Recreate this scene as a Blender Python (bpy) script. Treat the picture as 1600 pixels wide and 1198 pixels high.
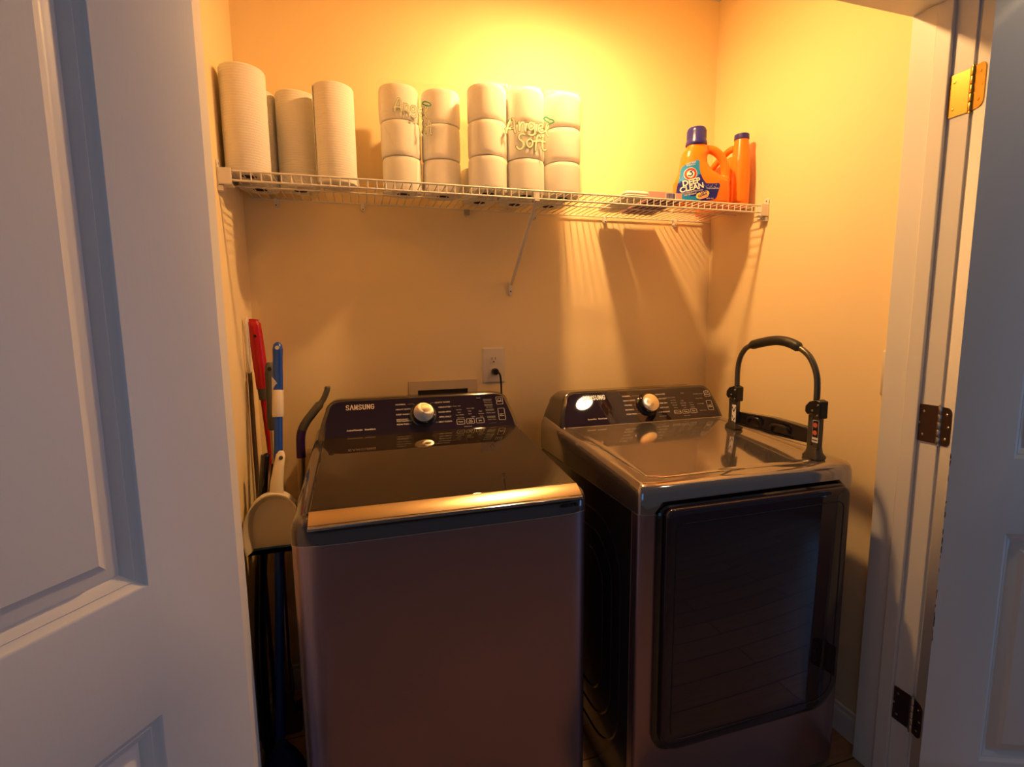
import bpy, bmesh, math, random
from mathutils import Vector, Matrix, noise
R_ = math.radians
sc = bpy.context.scene
for o in list(bpy.data.objects): bpy.data.objects.remove(o)
C = sc.collection

# ---------------------------------------------------------------- camera
cam = bpy.data.cameras.new('camera'); cam.sensor_width = 36; cam.sensor_fit = 'HORIZONTAL'
cam.lens = 786.3/1600*36; cam.clip_start = .02
co = bpy.data.objects.new('camera', cam); C.objects.link(co); sc.camera = co
_y, _p, _r = R_(-16.5254), R_(-7.166), R_(-0.6055)
fw = Vector((-math.sin(_y)*math.cos(_p), math.cos(_y)*math.cos(_p), math.sin(_p)))
rt = Vector((math.cos(_y), math.sin(_y), 0)); up = rt.cross(fw)
rr = rt*math.cos(_r)+up*math.sin(_r); uu = up*math.cos(_r)-rt*math.sin(_r)
M = Matrix((rr, uu, -fw)).transposed().to_4x4(); M.translation = Vector((0.3506, -1.8858, 1.3568))
co.matrix_world = M

# ---------------------------------------------------------------- light and exposure
wd = bpy.data.worlds.new('world'); sc.world = wd; wd.use_nodes = True
bg = wd.node_tree.nodes['Background']; bg.inputs[0].default_value = (.52, .53, .62, 1); bg.inputs[1].default_value = .112
vs = sc.view_settings; vs.view_transform = 'Standard'; vs.look = 'None'; vs.gamma = 1; vs.exposure = 0; vs.use_curve_mapping = False
LAMP = Vector((1.05, -.46, 2.46)); LAMP_W = 43.0; LAMP_COL = (1, .545, .20)
wl = bpy.data.lights.new('window_and_fill_light', 'AREA'); wl.shape = 'RECTANGLE'; wl.size = 1.1; wl.size_y = 1.5
wl.energy = 13; wl.color = (.20, .48, 1)
wo = bpy.data.objects.new('window_and_fill_light', wl); C.objects.link(wo)
wo.location = (3.7, -2.0, .95); wo.rotation_euler = (Vector((.1, -1.1, .9))-Vector(wo.location)).to_track_quat('-Z', 'Y').to_euler()

rl = bpy.data.lights.new('recessed_downlight', 'AREA'); rl.shape = 'DISK'; rl.size = .13; rl.energy = 2.6; rl.color = (1, .72, .44)
ro = bpy.data.objects.new('recessed_downlight', rl); C.objects.link(ro); ro.location = (1.93, -1.43, 2.448)

gap_fill = bpy.data.lights.new('window_and_fill_light', 'AREA'); gap_fill.shape = 'RECTANGLE'; gap_fill.size = .9; gap_fill.size_y = 1.2  # added blue fill for the right hinge gap, not a known window
gap_fill.energy = 2.5; gap_fill.color = (.20, .50, 1)
gap_fill_ob = bpy.data.objects.new('window_and_fill_light', gap_fill); C.objects.link(gap_fill_ob)
gap_fill_ob.location = (-1.1, -3.4, 1.3); gap_fill_ob.rotation_euler = (Vector((1.7, -1.0, 1.0))-Vector(gap_fill_ob.location)).to_track_quat('-Z', 'Y').to_euler()

# ---------------------------------------------------------------- materials
def lin(h):
    c = [int(h[i:i+2], 16)/255 for i in (0, 2, 4)]
    return tuple(x/12.92 if x <= .04045 else ((x+.055)/1.055)**2.4 for x in c)+(1,)
def mat(name, col, rough=.5, metal=0, coat=0, bump=None, spec=.5, aniso=0, coatr=.05, emit=0, sss=0, dist=.001):
    m = bpy.data.materials.new(name); m.use_nodes = True; nt = m.node_tree; b = nt.nodes['Principled BSDF']
    if isinstance(col, str): col = lin(col)
    b.inputs['Base Color'].default_value = tuple(col)[:3]+(1,)
    b.inputs['Roughness'].default_value = rough; b.inputs['Metallic'].default_value = metal
    b.inputs['Coat Weight'].default_value = coat; b.inputs['Coat Roughness'].default_value = coatr
    b.inputs['Specular IOR Level'].default_value = spec; b.inputs['Anisotropic'].default_value = aniso
    if sss: b.inputs['Subsurface Weight'].default_value = sss; b.inputs['Subsurface Radius'].default_value = (.01, .006, .004)
    if emit: b.inputs['Emission Color'].default_value = tuple(col)[:3]+(1,); b.inputs['Emission Strength'].default_value = emit
    if bump:
        sx, sy, sz, st = bump
        tc = nt.nodes.new('ShaderNodeTexCoord'); mp = nt.nodes.new('ShaderNodeMapping'); mp.inputs['Scale'].default_value = (sx, sy, sz)
        nz = nt.nodes.new('ShaderNodeTexNoise'); nz.inputs['Scale'].default_value = 1; nz.inputs['Detail'].default_value = 4
        bp = nt.nodes.new('ShaderNodeBump'); bp.inputs['Strength'].default_value = st; bp.inputs['Distance'].default_value = dist
        L = nt.links.new; L(tc.outputs['Object'], mp.inputs[0]); L(mp.outputs[0], nz.inputs['Vector']); L(nz.outputs['Fac'], bp.inputs['Height']); L(bp.outputs[0], b.inputs['Normal'])
    return m
MT = {}
MT['wall'] = mat('wall_paint', (.91, .73, .42), .62, bump=(90, 90, 90, .25), spec=.3)
MT['ceil'] = mat('ceiling_paint', (.82, .78, .7), .8, bump=(60, 60, 60, .3))
MT['white'] = mat('white_trim_paint', (.74, .73, .70), .38, bump=(25, 25, 8, .12), spec=.4)
MT['door'] = mat('white_door_paint', (.74, .73, .71), .42, bump=(220, 220, 40, .12), spec=.4)
MT['wire'] = mat('white_vinyl_wire', (.78, .74, .66), .35)
MT['wireplastic'] = mat('white_bracket_plastic', (.78, .74, .67), .4)
MT['towel'] = mat('paper_towel', (.90, .87, .79), .9, bump=(300, 300, 300, .5), spec=.1)
MT['tissue'] = mat('tissue_paper', (.92, .89, .82), .9, bump=(220, 220, 220, .35), spec=.1)
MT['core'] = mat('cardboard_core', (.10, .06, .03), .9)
MT['orange'] = mat('orange_plastic', (.95, .22, .012), .28, sss=.15)
MT['navy'] = mat('navy_plastic', (.02, .02, .24), .3)
MT['bluep'] = mat('blue_plastic', (.01, .07, .45), .3)
MT['darkblue'] = mat('dark_blue_plastic', (.006, .02, .17), .35)
MT['pale'] = mat('pale_plastic', (.74, .66, .52), .42)
MT['red'] = mat('red_plastic', (.50, .008, .010), .3)
MT['greyrub'] = mat('grey_rubber', (.10, .095, .08), .55)
MT['goldpole'] = mat('metal_pole', (.72, .60, .42), .28, metal=1)
MT['black'] = mat('black_plastic', (.008, .008, .008), .35)
MT['blackgloss'] = mat('black_gloss_plastic', (.010, .008, .010), .08, coat=.5)
MT['glass'] = mat('black_glass', (.022, .012, .020), .025, spec=.6)
MT['lidglass'] = mat('smoked_glass_lid', (.018, .012, .010), .03, spec=.75)
MT['purple'] = mat('purple_plastic', (.045, .015, .13), .35)
MT['brass'] = mat('brass', (.52, .33, .08), .34, metal=1, bump=(150, 150, 150, .1))
MT['bronze'] = mat('dark_bronze', (.11, .072, .062), .36, metal=.85, bump=(150, 150, 150, .1))
MT['steel'] = mat('steel', (.55, .53, .5), .25, metal=1)
MT['cartgrey'] = mat('grey_cart_metal', (.11, .095, .075), .32, metal=.6)
MT['foam'] = mat('black_foam_grip', (.015, .014, .013), .5, bump=(120, 120, 120, .6))
MT['print'] = mat('white_print', (.75, .7, .62), .5)
MT['dimprint'] = mat('grey_print', (.34, .32, .3), .5)
MT['logo'] = mat('gold_white_logo', (.85, .80, .70), .3, metal=.6)
MT['knob'] = mat('spun_metal_dial', (.82, .74, .62), .22, metal=1, aniso=.8)
_nt = MT['knob'].node_tree; _t = _nt.nodes.new('ShaderNodeTangent'); _t.direction_type = 'RADIAL'; _t.axis = 'Z'
_nt.links.new(_t.outputs[0], _nt.nodes['Principled BSDF'].inputs['Tangent'])
MT['body'] = mat('dark_painted_steel', (.030, .024, .028), .24, metal=.3, coat=.6, coatr=.1)
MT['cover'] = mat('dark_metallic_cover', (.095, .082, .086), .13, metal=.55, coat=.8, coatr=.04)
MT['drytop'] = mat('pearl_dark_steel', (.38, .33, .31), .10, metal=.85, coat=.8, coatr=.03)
MT['console'] = mat('dark_console_plastic', (.060, .050, .045), .14, metal=.5, coat=.6)
MT['brush'] = mat('brushed_black_steel', (.34, .255, .31), .24, metal=.9, aniso=.4, bump=(2, 2, 900, .10), dist=.0006)
MT['gold'] = mat('satin_lid_trim', (.50, .38, .24), .26, metal=1)
MT['chrome'] = mat('dark_chrome', (.30, .29, .31), .12, metal=1)
MT['seam'] = mat('bright_edge_line', (.55, .50, .46), .25, metal=.8)
MT['teal'] = mat('teal_label', (.01, .24, .62), .35)
MT['labnavy'] = mat('navy_label', (.012, .015, .24), .35)
MT['labred'] = mat('label_red', (.55, .04, .02), .4)
MT['labwhite'] = mat('label_white', (.85, .82, .76), .4)
MT['labyellow'] = mat('label_yellow', (.85, .62, .12), .4)
MT['labpeach'] = mat('label_peach', (.85, .36, .2), .4)
MT['green'] = mat('green_ink', (.10, .20, .06), .5)
MT['deepgreen'] = mat('deep_green_ink', (.03, .30, .16), .5)
MT['inkwhite'] = mat('cream_ink', (.68, .66, .50), .5)
MT['boxpink'] = mat('pink_box_card', (.62, .36, .38), .5)
MT['boxpurple'] = mat('purple_box_card', (.16, .03, .22), .5)
MT['cloth'] = mat('white_cloth', (.82, .78, .7), .9, bump=(120, 120, 120, .4))
MT['outlet'] = mat('outlet_plastic', (.76, .68, .56), .4)
MT['slot'] = mat('dark_slot', (.02, .015, .01), .6)
MT['plate'] = mat('box_flange_plastic', (.66, .54, .38), .5)
MT['bulb'] = mat('glowing_bulb', LAMP_COL, .5)
MT['stk_red'] = mat('sticker_red', (.65, .12, .06), .5)
MT['bristle'] = mat('blue_bristles', (.008, .015, .12), .7, bump=(900, 900, 20, .9))
MT['bluerub'] = mat('blue_rubber_lip', (.01, .07, .2), .45)
def wood():
    m = mat('wood_floor', (.34, .17, .07), .35, spec=.5); nt = m.node_tree; b = nt.nodes['Principled BSDF']; L = nt.links.new
    tc = nt.nodes.new('ShaderNodeTexCoord'); br = nt.nodes.new('ShaderNodeTexBrick'); br.inputs['Scale'].default_value = 1
    br.inputs['Brick Width'].default_value = 1.2; br.inputs['Row Height'].default_value = .12; br.inputs['Mortar Size'].default_value = .002
    br.inputs['Color1'].default_value = (.46, .32, .19, 1); br.inputs['Color2'].default_value = (.38, .25, .14, 1); br.inputs['Mortar'].default_value = (.06, .03, .01, 1)
    mp = nt.nodes.new('ShaderNodeMapping'); mp.inputs['Scale'].default_value = (3, 40, 3)
    nz = nt.nodes.new('ShaderNodeTexNoise'); nz.inputs['Scale'].default_value = 2; nz.inputs['Detail'].default_value = 6
    mx = nt.nodes.new('ShaderNodeMixRGB'); mx.blend_type = 'MULTIPLY'; mx.inputs[0].default_value = .6
    L(tc.outputs['Object'], br.inputs[0]); L(tc.outputs['Object'], mp.inputs[0]); L(mp.outputs[0], nz.inputs[0])
    L(br.outputs[0], mx.inputs[1]); L(nz.outputs['Fac'], mx.inputs[2]); L(mx.outputs[0], b.inputs['Base Color'])
    return m
MT['wood'] = wood()
def towelbump(m, s, st, d=.0012):
    nt = m.node_tree; b = nt.nodes['Principled BSDF']; L = nt.links.new
    tc = nt.nodes.new('ShaderNodeTexCoord'); w = nt.nodes.new('ShaderNodeTexWave'); w.wave_type = 'BANDS'; w.bands_direction = 'Z'
    w.inputs['Scale'].default_value = s; w.inputs['Distortion'].default_value = 3; w.inputs['Detail Scale'].default_value = 30; w.inputs['Detail'].default_value = 2
    bp = nt.nodes.new('ShaderNodeBump'); bp.inputs['Strength'].default_value = st; bp.inputs['Distance'].default_value = d
    L(tc.outputs['Object'], w.inputs[0]); L(w.outputs['Fac'], bp.inputs['Height']); L(bp.outputs[0], b.inputs['Normal'])
towelbump(MT['towel'], 45, .55)
def film():
    m = bpy.data.materials.new('clear_plastic_film'); m.use_nodes = True; nt = m.node_tree; nt.nodes.clear(); N = nt.nodes.new; L = nt.links.new
    o = N('ShaderNodeOutputMaterial'); t = N('ShaderNodeBsdfTransparent'); t.inputs[0].default_value = (.97, .97, .96, 1)
    g = N('ShaderNodeBsdfGlossy'); g.inputs['Roughness'].default_value = .18; g.inputs[0].default_value = (1, 1, 1, 1)
    mx = N('ShaderNodeMixShader'); fr = N('ShaderNodeFresnel'); fr.inputs[0].default_value = 1.45
    tc = N('ShaderNodeTexCoord'); nz = N('ShaderNodeTexNoise'); nz.inputs['Scale'].default_value = 38; nz.inputs['Detail'].default_value = 3; nz.inputs['Distortion'].default_value = 1.5
    bp = N('ShaderNodeBump'); bp.inputs['Strength'].default_value = .6; bp.inputs['Distance'].default_value = .004
    L(tc.outputs['Object'], nz.inputs[0]); L(nz.outputs['Fac'], bp.inputs['Height']); L(bp.outputs[0], g.inputs['Normal']); L(bp.outputs[0], fr.inputs['Normal'])
    ml = N('ShaderNodeMath'); ml.operation = 'MULTIPLY'; ml.inputs[1].default_value = .38; L(fr.outputs[0], ml.inputs[0]); L(ml.outputs[0], mx.inputs[0]); L(t.outputs[0], mx.inputs[1]); L(g.outputs[0], mx.inputs[2]); L(mx.outputs[0], o.inputs[0])
    return m
MT['film'] = film()

# ---------------------------------------------------------------- mesh helpers
def wloc(o):
    v = Vector((0, 0, 0))
    while o: v += Vector(o.location); o = o.parent
    return v
def link(name, me, m, parent=None, smooth=40):
    o = bpy.data.objects.new(name, me); C.objects.link(o)
    for x in (m if isinstance(m, (list, tuple)) else [m]): me.materials.append(MT[x])
    if parent: o.parent = parent
    if smooth is not None and len(me.polygons):
        me.polygons.foreach_set('use_smooth', [True]*len(me.polygons)); me.set_sharp_from_angle(angle=R_(smooth))
    return o
class MB:
    def __init__(s): s.v = []; s.f = []; s.mi = []; s.T = None
    def add(s, vs_, fs, mi=0):
        n = len(s.v); s.v += [Vector(x) if s.T is None else s.T @ Vector(x) for x in vs_]; s.f += [[n+i for i in f] for f in fs]; s.mi += [mi]*len(fs); return s
    def box(s, x0, x1, y0, y1, z0, z1, mi=0):
        return s.add([(x0, y0, z0), (x1, y0, z0), (x1, y1, z0), (x0, y1, z0), (x0, y0, z1), (x1, y0, z1), (x1, y1, z1), (x0, y1, z1)],
                     [(0, 3, 2, 1), (4, 5, 6, 7), (0, 1, 5, 4), (1, 2, 6, 5), (2, 3, 7, 6), (3, 0, 4, 7)], mi)
    def rings(s, rg, cap0=True, cap1=True, mi=0, closed=True, loop=False):
        n = len(rg[0]); vs_ = [p for r in rg for p in r]; fs = []
        m = len(rg)
        for k in range(m if loop else m-1):
            k2 = (k+1) % m
            for i in range(n if closed else n-1):
                j = (i+1) % n; fs.append((k*n+i, k*n+j, k2*n+j, k2*n+i))
        if cap0: fs.append(tuple(range(n-1, -1, -1)))
        if cap1: fs.append(tuple((m-1)*n+i for i in range(n)))
        return s.add(vs_, fs, mi)
    def tube(s, path, r, n=12, caps=True, mi=0, flat=None):
        path = [Vector(p) for p in path]; rr_ = r if isinstance(r, (list, tuple)) else [r]*len(path); rg = []; u = None
        for i, p in enumerate(path):
            t = (path[min(i+1, len(path)-1)]-path[max(i-1, 0)]).normalized()
            if u is None:
                u = Vector((0, 0, 1)).cross(t)
                if u.length < .05: u = Vector((1, 0, 0)).cross(t)
            u = (u-t*u.dot(t)).normalized(); w = t.cross(u)
            fa, fb = flat or (1, 1)
            rg.append([p+(u*math.cos(2*math.pi*k/n)*fa+w*math.sin(2*math.pi*k/n)*fb)*rr_[i] for k in range(n)])
        return s.rings(rg, caps, caps, mi)
    def lathe(s, prof, c=(0, 0, 0), n=32, axis='Z', mi=0, loop=False):
        rg = []
        for k in range(n):
            a = 2*math.pi*k/n; ring = []
            for r, z in prof:
                x, y = r*math.cos(a), r*math.sin(a)
                v = (x, y, z) if axis == 'Z' else ((x, z, y) if axis == 'Y' else (z, x, y))
                ring.append(Vector(v)+Vector(c))
            rg.append(ring)
        m = len(prof); fs = []; vs_ = [p for r in rg for p in r]
        for k in range(n):
            k2 = (k+1) % n
            for i in range(m if loop else m-1):
                j = (i+1) % m; fs.append((k*m+i, k2*m+i, k2*m+j, k*m+j))
        return s.add(vs_, fs, mi)
    def prism(s, poly, fa, fb, mi=0):
        """poly: 2D outline; fa/fb map (a,b)->3D for both ends"""
        return s.rings([[fa(*p) for p in poly], [fb(*p) for p in poly]], mi=mi)
    def build(s, name, m, parent=None, bevel=0, smooth=40, local=False, seg=2, fixn=True):
        me = bpy.data.meshes.new(name); off = Vector((0, 0, 0)) if (local or not parent) else wloc(parent)
        me.from_pydata([tuple(v-off) for v in s.v], [], s.f); me.polygons.foreach_set('material_index', s.mi); me.update()
        if fixn:
            b = bmesh.new(); b.from_mesh(me); bmesh.ops.recalc_face_normals(b, faces=b.faces); b.to_mesh(me); b.free()
        o = link(name, me, m, parent, smooth)
        if bevel:
            md = o.modifiers.new('bevel', 'BEVEL'); md.width = bevel; md.segments = seg; md.limit_method = 'ANGLE'; md.angle_limit = R_(35); md.harden_normals = False
        return o
def tag(o, label=None, cat=None, group=None, kind=None):
    if label: o['label'] = label
    if cat: o['category'] = cat
    if group: o['group'] = group
    if kind: o['kind'] = kind
    return o
def thing(name, loc, label, cat, group=None, rz=0):
    o = bpy.data.objects.new(name, None); C.objects.link(o); o.location = loc; o.rotation_euler = (0, 0, rz); o.empty_display_size = .05
    return tag(o, label, cat, group)
def struct(o): o['kind'] = 'structure'; return o
def rrect(x0, x1, y0, y1, rad, n=6):
    """rounded rectangle outline, rad = (r00,r10,r11,r01) for corners (x0,y0),(x1,y0),(x1,y1),(x0,y1)"""
    if not isinstance(rad, (list, tuple)): rad = (rad,)*4
    out = []
    for (cx, cy, a0, r) in ((x0, y0, 180, rad[0]), (x1, y0, 270, rad[1]), (x1, y1, 0, rad[2]), (x0, y1, 90, rad[3])):
        sx = 1 if cx == x0 else -1; sy = 1 if cy == y0 else -1; r = max(r, .0002)
        for k in range(n+1):
            a = R_(a0+90*k/n); out.append((cx+sx*r+r*math.cos(a), cy+sy*r+r*math.sin(a)))
    return out
def smooth_path(pts, n=6):
    P = [Vector(p) for p in pts]; out = []
    for i in range(len(P)-1):
        a = P[max(i-1, 0)]; b = P[i]; c = P[i+1]; d = P[min(i+2, len(P)-1)]
        for k in range(n):
            t = k/n; out.append(.5*((2*b)+(c-a)*t+(2*a-5*b+4*c-d)*t*t+(3*b-3*c+d-a)*t**3))
    return out+[P[-1]]
def ribbon(mb, pts2, w, f, mi=0, n=8):
    """flat stroke of width w along 2D points; f maps (a,b) to 3D"""
    P = [Vector((p[0], p[1])) for p in pts2]
    for i in range(len(P)-1):
        t = P[i+1]-P[i]
        if t.length < 1e-7: continue
        t.normalize(); u = Vector((-t.y, t.x))*w/2
        q = [P[i]-u, P[i+1]-u, P[i+1]+u, P[i]+u]; mb.add([f(a.x, a.y) for a in q], [(0, 1, 2, 3)], mi)
    for p in P:
        mb.add([f(p.x+w/2*math.cos(2*math.pi*k/n), p.y+w/2*math.sin(2*math.pi*k/n)) for k in range(n)], [tuple(range(n))], mi)
def plan(x0, x1, y0, y1, B, p=9, n=48, side=8):
    xc, w = (x0+x1)/2, (x1-x0)/2; pts = []
    for k in range(n+1):
        u = -math.cos(math.pi*k/n); pts.append((xc+u*w, y0+B*(1-math.sqrt(max(0, 1-abs(u)**p)))))
    for k in range(1, side): pts.append((x1, y0+B+(y1-y0-B)*k/side))
    for k in range(side): pts.append((x1+(x0-x1)*k/side, y1))
    for k in range(side): pts.append((x0, y1+(y0+B-y1)*k/side))
    return pts
dg_ = None
def text_geo(s, size, align='CENTER', offset=0, spacing=1.0):
    cu = bpy.data.curves.new('lettering', 'FONT'); cu.body = s; cu.size = size; cu.align_x = align; cu.align_y = 'CENTER'; cu.offset = offset; cu.space_character = spacing; cu.resolution_u = 3
    ob = bpy.data.objects.new('lettering_source', cu); C.objects.link(ob); bpy.context.view_layer.update()
    me = bpy.data.meshes.new_from_object(ob.evaluated_get(bpy.context.evaluated_depsgraph_get()))
    v = [(p.co.x, p.co.y) for p in me.vertices]; f = [tuple(p.vertices) for p in me.polygons]
    bpy.data.objects.remove(ob); bpy.data.curves.remove(cu); bpy.data.meshes.remove(me)
    return v, f
def put_text(mb, s, a, b, size, f, mi=0, **k):
    v, fc = text_geo(s, size, **k); mb.add([f(a+x, b+y) for x, y in v], fc, mi)
def outline(mb, a0, a1, b0, b1, r, w, f, mi=0):
    o = rrect(a0, a1, b0, b1, r, 3); i_ = rrect(a0+w, a1-w, b0+w, b1-w, max(r-w, .0003), 3); n = len(o)
    mb.add([f(*p) for p in o]+[f(*p) for p in i_], [(k, (k+1) % n, n+(k+1) % n, n+k) for k in range(n)], mi)

# ================================================================ ROOM
W = 1.806; CEIL = 2.63; JX = 1.755; JL = .110; YB = -.834; YF = -.985; HZ = 2.123
struct(MB().box(-1.6, 4.2, -3.6, .12, -.06, 0).build('floor', 'wood', smooth=None))
struct(MB().box(-.12, W+.12, 0, .12, 0, CEIL).build('wall_back', 'wall', smooth=None))
struct(MB().box(-.12, 0, YB-.001, 0, 0, CEIL).build('wall_left', 'wall', smooth=None))
struct(MB().box(W, W+.12, YB-.001, 0, 0, CEIL).build('wall_right', 'wall', smooth=None))
struct(MB().box(-.12, W+.12, YF, .12, CEIL, CEIL+.08).build('ceiling', 'ceil', smooth=None))
fr = MB()   # the closet's front wall: header and the returns beside the opening
fr.box(-1.3, JL-.02, YF, YB, 0, CEIL+.08); fr.box(JX+.02, 3.0, YF, YB, 0, CEIL+.08); fr.box(JL-.02, JX+.02, YF, YB, HZ+.02, CEIL+.08)
struct(fr.build('wall_front', 'wall', smooth=None))
# jamb with stops and casing
jb = MB()
jb.box(JX, JX+.02, YF-.001, YB+.001, 0, HZ+.02)
struct(jb.build('trim_1', 'white', bevel=.0015))
jb = MB(); jb.box(JL-.02, JL, YF-.001, YB+.001, 0, HZ+.02); struct(jb.build('trim_2', 'white', bevel=.0015))
jb = MB(); jb.box(JL, JX, YF-.001, YB+.001, HZ, HZ+.02); struct(jb.build('trim_3', 'white', bevel=.0015))
st = MB(); st.box(JX-.011, JX-.0002, -.939, -.900, 0, HZ-.0005); o = struct(st.build('trim_4', 'white', bevel=.003))
st = MB(); st.box(JL+.0002, JL+.011, -.939, -.900, 0, HZ-.0005); struct(st.build('trim_5', 'white', bevel=.003))
st = MB(); st.box(JL+.012, JX-.012, -.939, -.900, HZ-.011, HZ-.0002); struct(st.build('trim_6', 'white', bevel=.003))
def casing(name, x0, dirx):
    prof = [(0, 0), (0, -.011), (.004, -.015), (.012, -.016), (.018, -.012), (.030, -.012), (.045, -.017), (.055, -.018), (.058, -.014), (.058, 0)]
    m = MB(); m.prism(prof, lambda a, b: (x0+dirx*a, YF-.0005+b, 0), lambda a, b: (x0+dirx*a, YF-.0005+b, HZ+.08)); return struct(m.build(name, 'white', smooth=30))
casing('trim_7', JX+.006, 1); casing('trim_8', JL-.006, -1)
def baseboard(name, f, L0, L1):
    prof = [(0, 0), (-.012, 0), (-.012, .07), (-.009, .078), (-.006, .082), (-.005, .095), (0, .098)]
    m = MB(); m.prism(prof, lambda a, b: f(a, b, L0), lambda a, b: f(a, b, L1)); return struct(m.build(name, 'white', smooth=30))
baseboard('baseboard_back', lambda a, b, l: (l, a, b+.0003), .0, W)
baseboard('baseboard_right', lambda a, b, l: (W+a, l, b+.0003), YB, -.0125)
baseboard('baseboard_left', lambda a, b, l: (-a, l, b+.0003), YB, -.0125)

# ---------------------------------------------------------------- doors
def panel_door(name, loc, rz, width, sgn):
    """slab runs along local +X from the hinge; sgn picks the side the thickness lies on."""
    root = thing(name, loc, None, None, rz=rz); root['kind'] = 'structure'
    Z0, Z1 = .012, HZ-.006; X0, X1 = .002, width
    ya, yb = (.007, .042) if sgn > 0 else (-.042, -.007)
    P = [(.146, width-.146, .18, .815), (.146, width-.146, 1.005, 1.975)]
    m = MB()
    prof = [(0, 0), (.0035, .0030), (.0115, .0075), (.0125, .0070), (.0135, .0075), (.0225, .0125), (.0255, .0150), (.0265, .0150), (.030, .0135), (.042, .0100), (.047, .0078), (.0545, .0030), (.056, .0030)]
    for yy, d in ((ya, 1), (yb, -1)):
        xs = [X0, P[0][0], P[0][1], X1]; zs = [Z0, P[0][2], P[0][3], P[1][2], P[1][3], Z1]
        for i in range(3):
            for j in range(5):
                if i == 1 and j in (1, 3): continue
                m.add([(xs[i], yy, zs[j]), (xs[i+1], yy, zs[j]), (xs[i+1], yy, zs[j+1]), (xs[i], yy, zs[j+1])], [(0, 1, 2, 3)])
        for (x0, x1, z0, z1) in P:
            rg = [[(x0+o_, yy+d*h, z0+o_), (x1-o_, yy+d*h, z0+o_), (x1-o_, yy+d*h, z1-o_), (x0+o_, yy+d*h, z1-o_)] for o_, h in prof]
            m.rings(rg, cap0=False)
    for (x, x_) in ((X0, 0), (X1, 1)):
        m.add([(x, ya, Z0), (x, yb, Z0), (x, yb, Z1), (x, ya, Z1)], [(0, 1, 2, 3)])
    for z in (Z0, Z1): m.add([(X0, ya, z), (X1, ya, z), (X1, yb, z), (X0, yb, z)], [(0, 1, 2, 3)])
    me_o = m.build('door_panel', 'door', root, local=True, smooth=25)
    b = bmesh.new(); b.from_mesh(me_o.data); bmesh.ops.remove_doubles(b, verts=b.verts, dist=1e-5); bmesh.ops.recalc_face_normals(b, faces=b.faces); b.to_mesh(me_o.data); b.free()
    return root
def hinge(root, z0, mt, jamb_dir, face_sgn, rz):
    """leaf on the door's hinge edge, barrel on the pivot, leaf on the jamb"""
    h = .098
    leaf = MB(); r = .015
    y0, y1 = (.004, .036)
    poly = rrect(y0, y1, z0, z0+h, (.001, r, r, .001), 5)
    leaf.prism(poly, lambda a, b: (.0022, a*face_sgn, b), lambda a, b: (-.0006, a*face_sgn, b))
    lf = leaf.build('hinge_leaf', mt, root, local=True)
    if mt == 'brass': lf['label'] = 'brass hinge leaf'
    b = MB(); n = 5
    for k in range(n):
        za = z0+h*k/n+.0006; zb = z0+h*(k+1)/n-.0006
        b.lathe([(0, za), (.0058, za), (.0064, za+.0012), (.0064, zb-.0012), (.0058, zb), (0, zb)], n=14)
    b.lathe([(0, z0-.005), (.005, z0-.004), (.0045, z0), (0, z0)], n=12); b.lathe([(0, z0+h), (.0055, z0+h), (.005, z0+h+.004), (0, z0+h+.005)], n=12)
    b.build('hinge_barrel', 'steel' if mt != 'brass' else mt, root, local=True)
    sc_ = MB()
    for (a, c) in ((.022, z0+.018), (.029, z0+h/2), (.022, z0+h-.018)):
        sc_.lathe([(0, -.0016), (.003, -.0013), (.0036, -.0006)], (0, a*face_sgn, c), n=10, axis='X')
    sc_.build('screw_heads', mt if mt == 'brass' else 'steel', lf, local=True)
    # jamb leaf in world orientation, expressed in the door's local frame
    Ri = Matrix.Rotation(-rz, 4, 'Z'); j = MB(); j.T = Ri
    poly = rrect(.003, .060, z0, z0+h, (.001, r, r, .001), 5)
    j.prism(poly, lambda a, b: (jamb_dir*.0030, a, b), lambda a, b: (jamb_dir*.0006, a, b))
    jl = j.build('hinge_leaf', mt, root, local=True)
    s2 = MB(); s2.T = Ri
    for (a, c) in ((.040, z0+.018), (.050, z0+h/2), (.040, z0+h-.018)):
        s2.lathe([(0, jamb_dir*-.0004), (.003, jamb_dir*-.0001), (.0036, jamb_dir*.0006)], (0, a, c), n=10, axis='X')
    s2.build('screw_heads', mt if mt == 'brass' else 'steel', jl, local=True)
DW = .80
rz2 = math.atan2(-.383, .924)
d2 = panel_door('door_2', (JX-.0035, -.990, 0), rz2, DW, -1)
for z0, mt in ((.222, 'bronze'), (1.030, 'bronze'), (1.835, 'brass')): hinge(d2, z0, mt, 1, -1, rz2)
rz1 = math.atan2(-.826, -.5635)
N1 = Vector((.826, -.5635, 0)); Hc = Vector((.141, -1.008, 0))-N1*.042
d1 = panel_door('door_1', (Hc.x, Hc.y, 0), rz1, DW, 1)
for z0, mt in ((.222, 'bronze'), (1.030, 'bronze'), (1.835, 'brass')): hinge(d1, z0, mt, -1, 1, rz1)
# worn paint chips along the right door's hinge-side edge
ch = MB(); random.seed(5)
for k in range(26):
    z = .52+.5*random.random()**1.3; w = .0012+.0018*random.random(); h = .003+.010*random.random()
    n = 7; ch.add([(.0015+w*(.5+.5*math.cos(2*math.pi*i/n))*random.uniform(.7, 1.2), -.0422, z+h*math.sin(2*math.pi*i/n)) for i in range(n)], [tuple(range(n))])
ch.build('paint_chips', 'core', d2, local=True)

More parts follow.
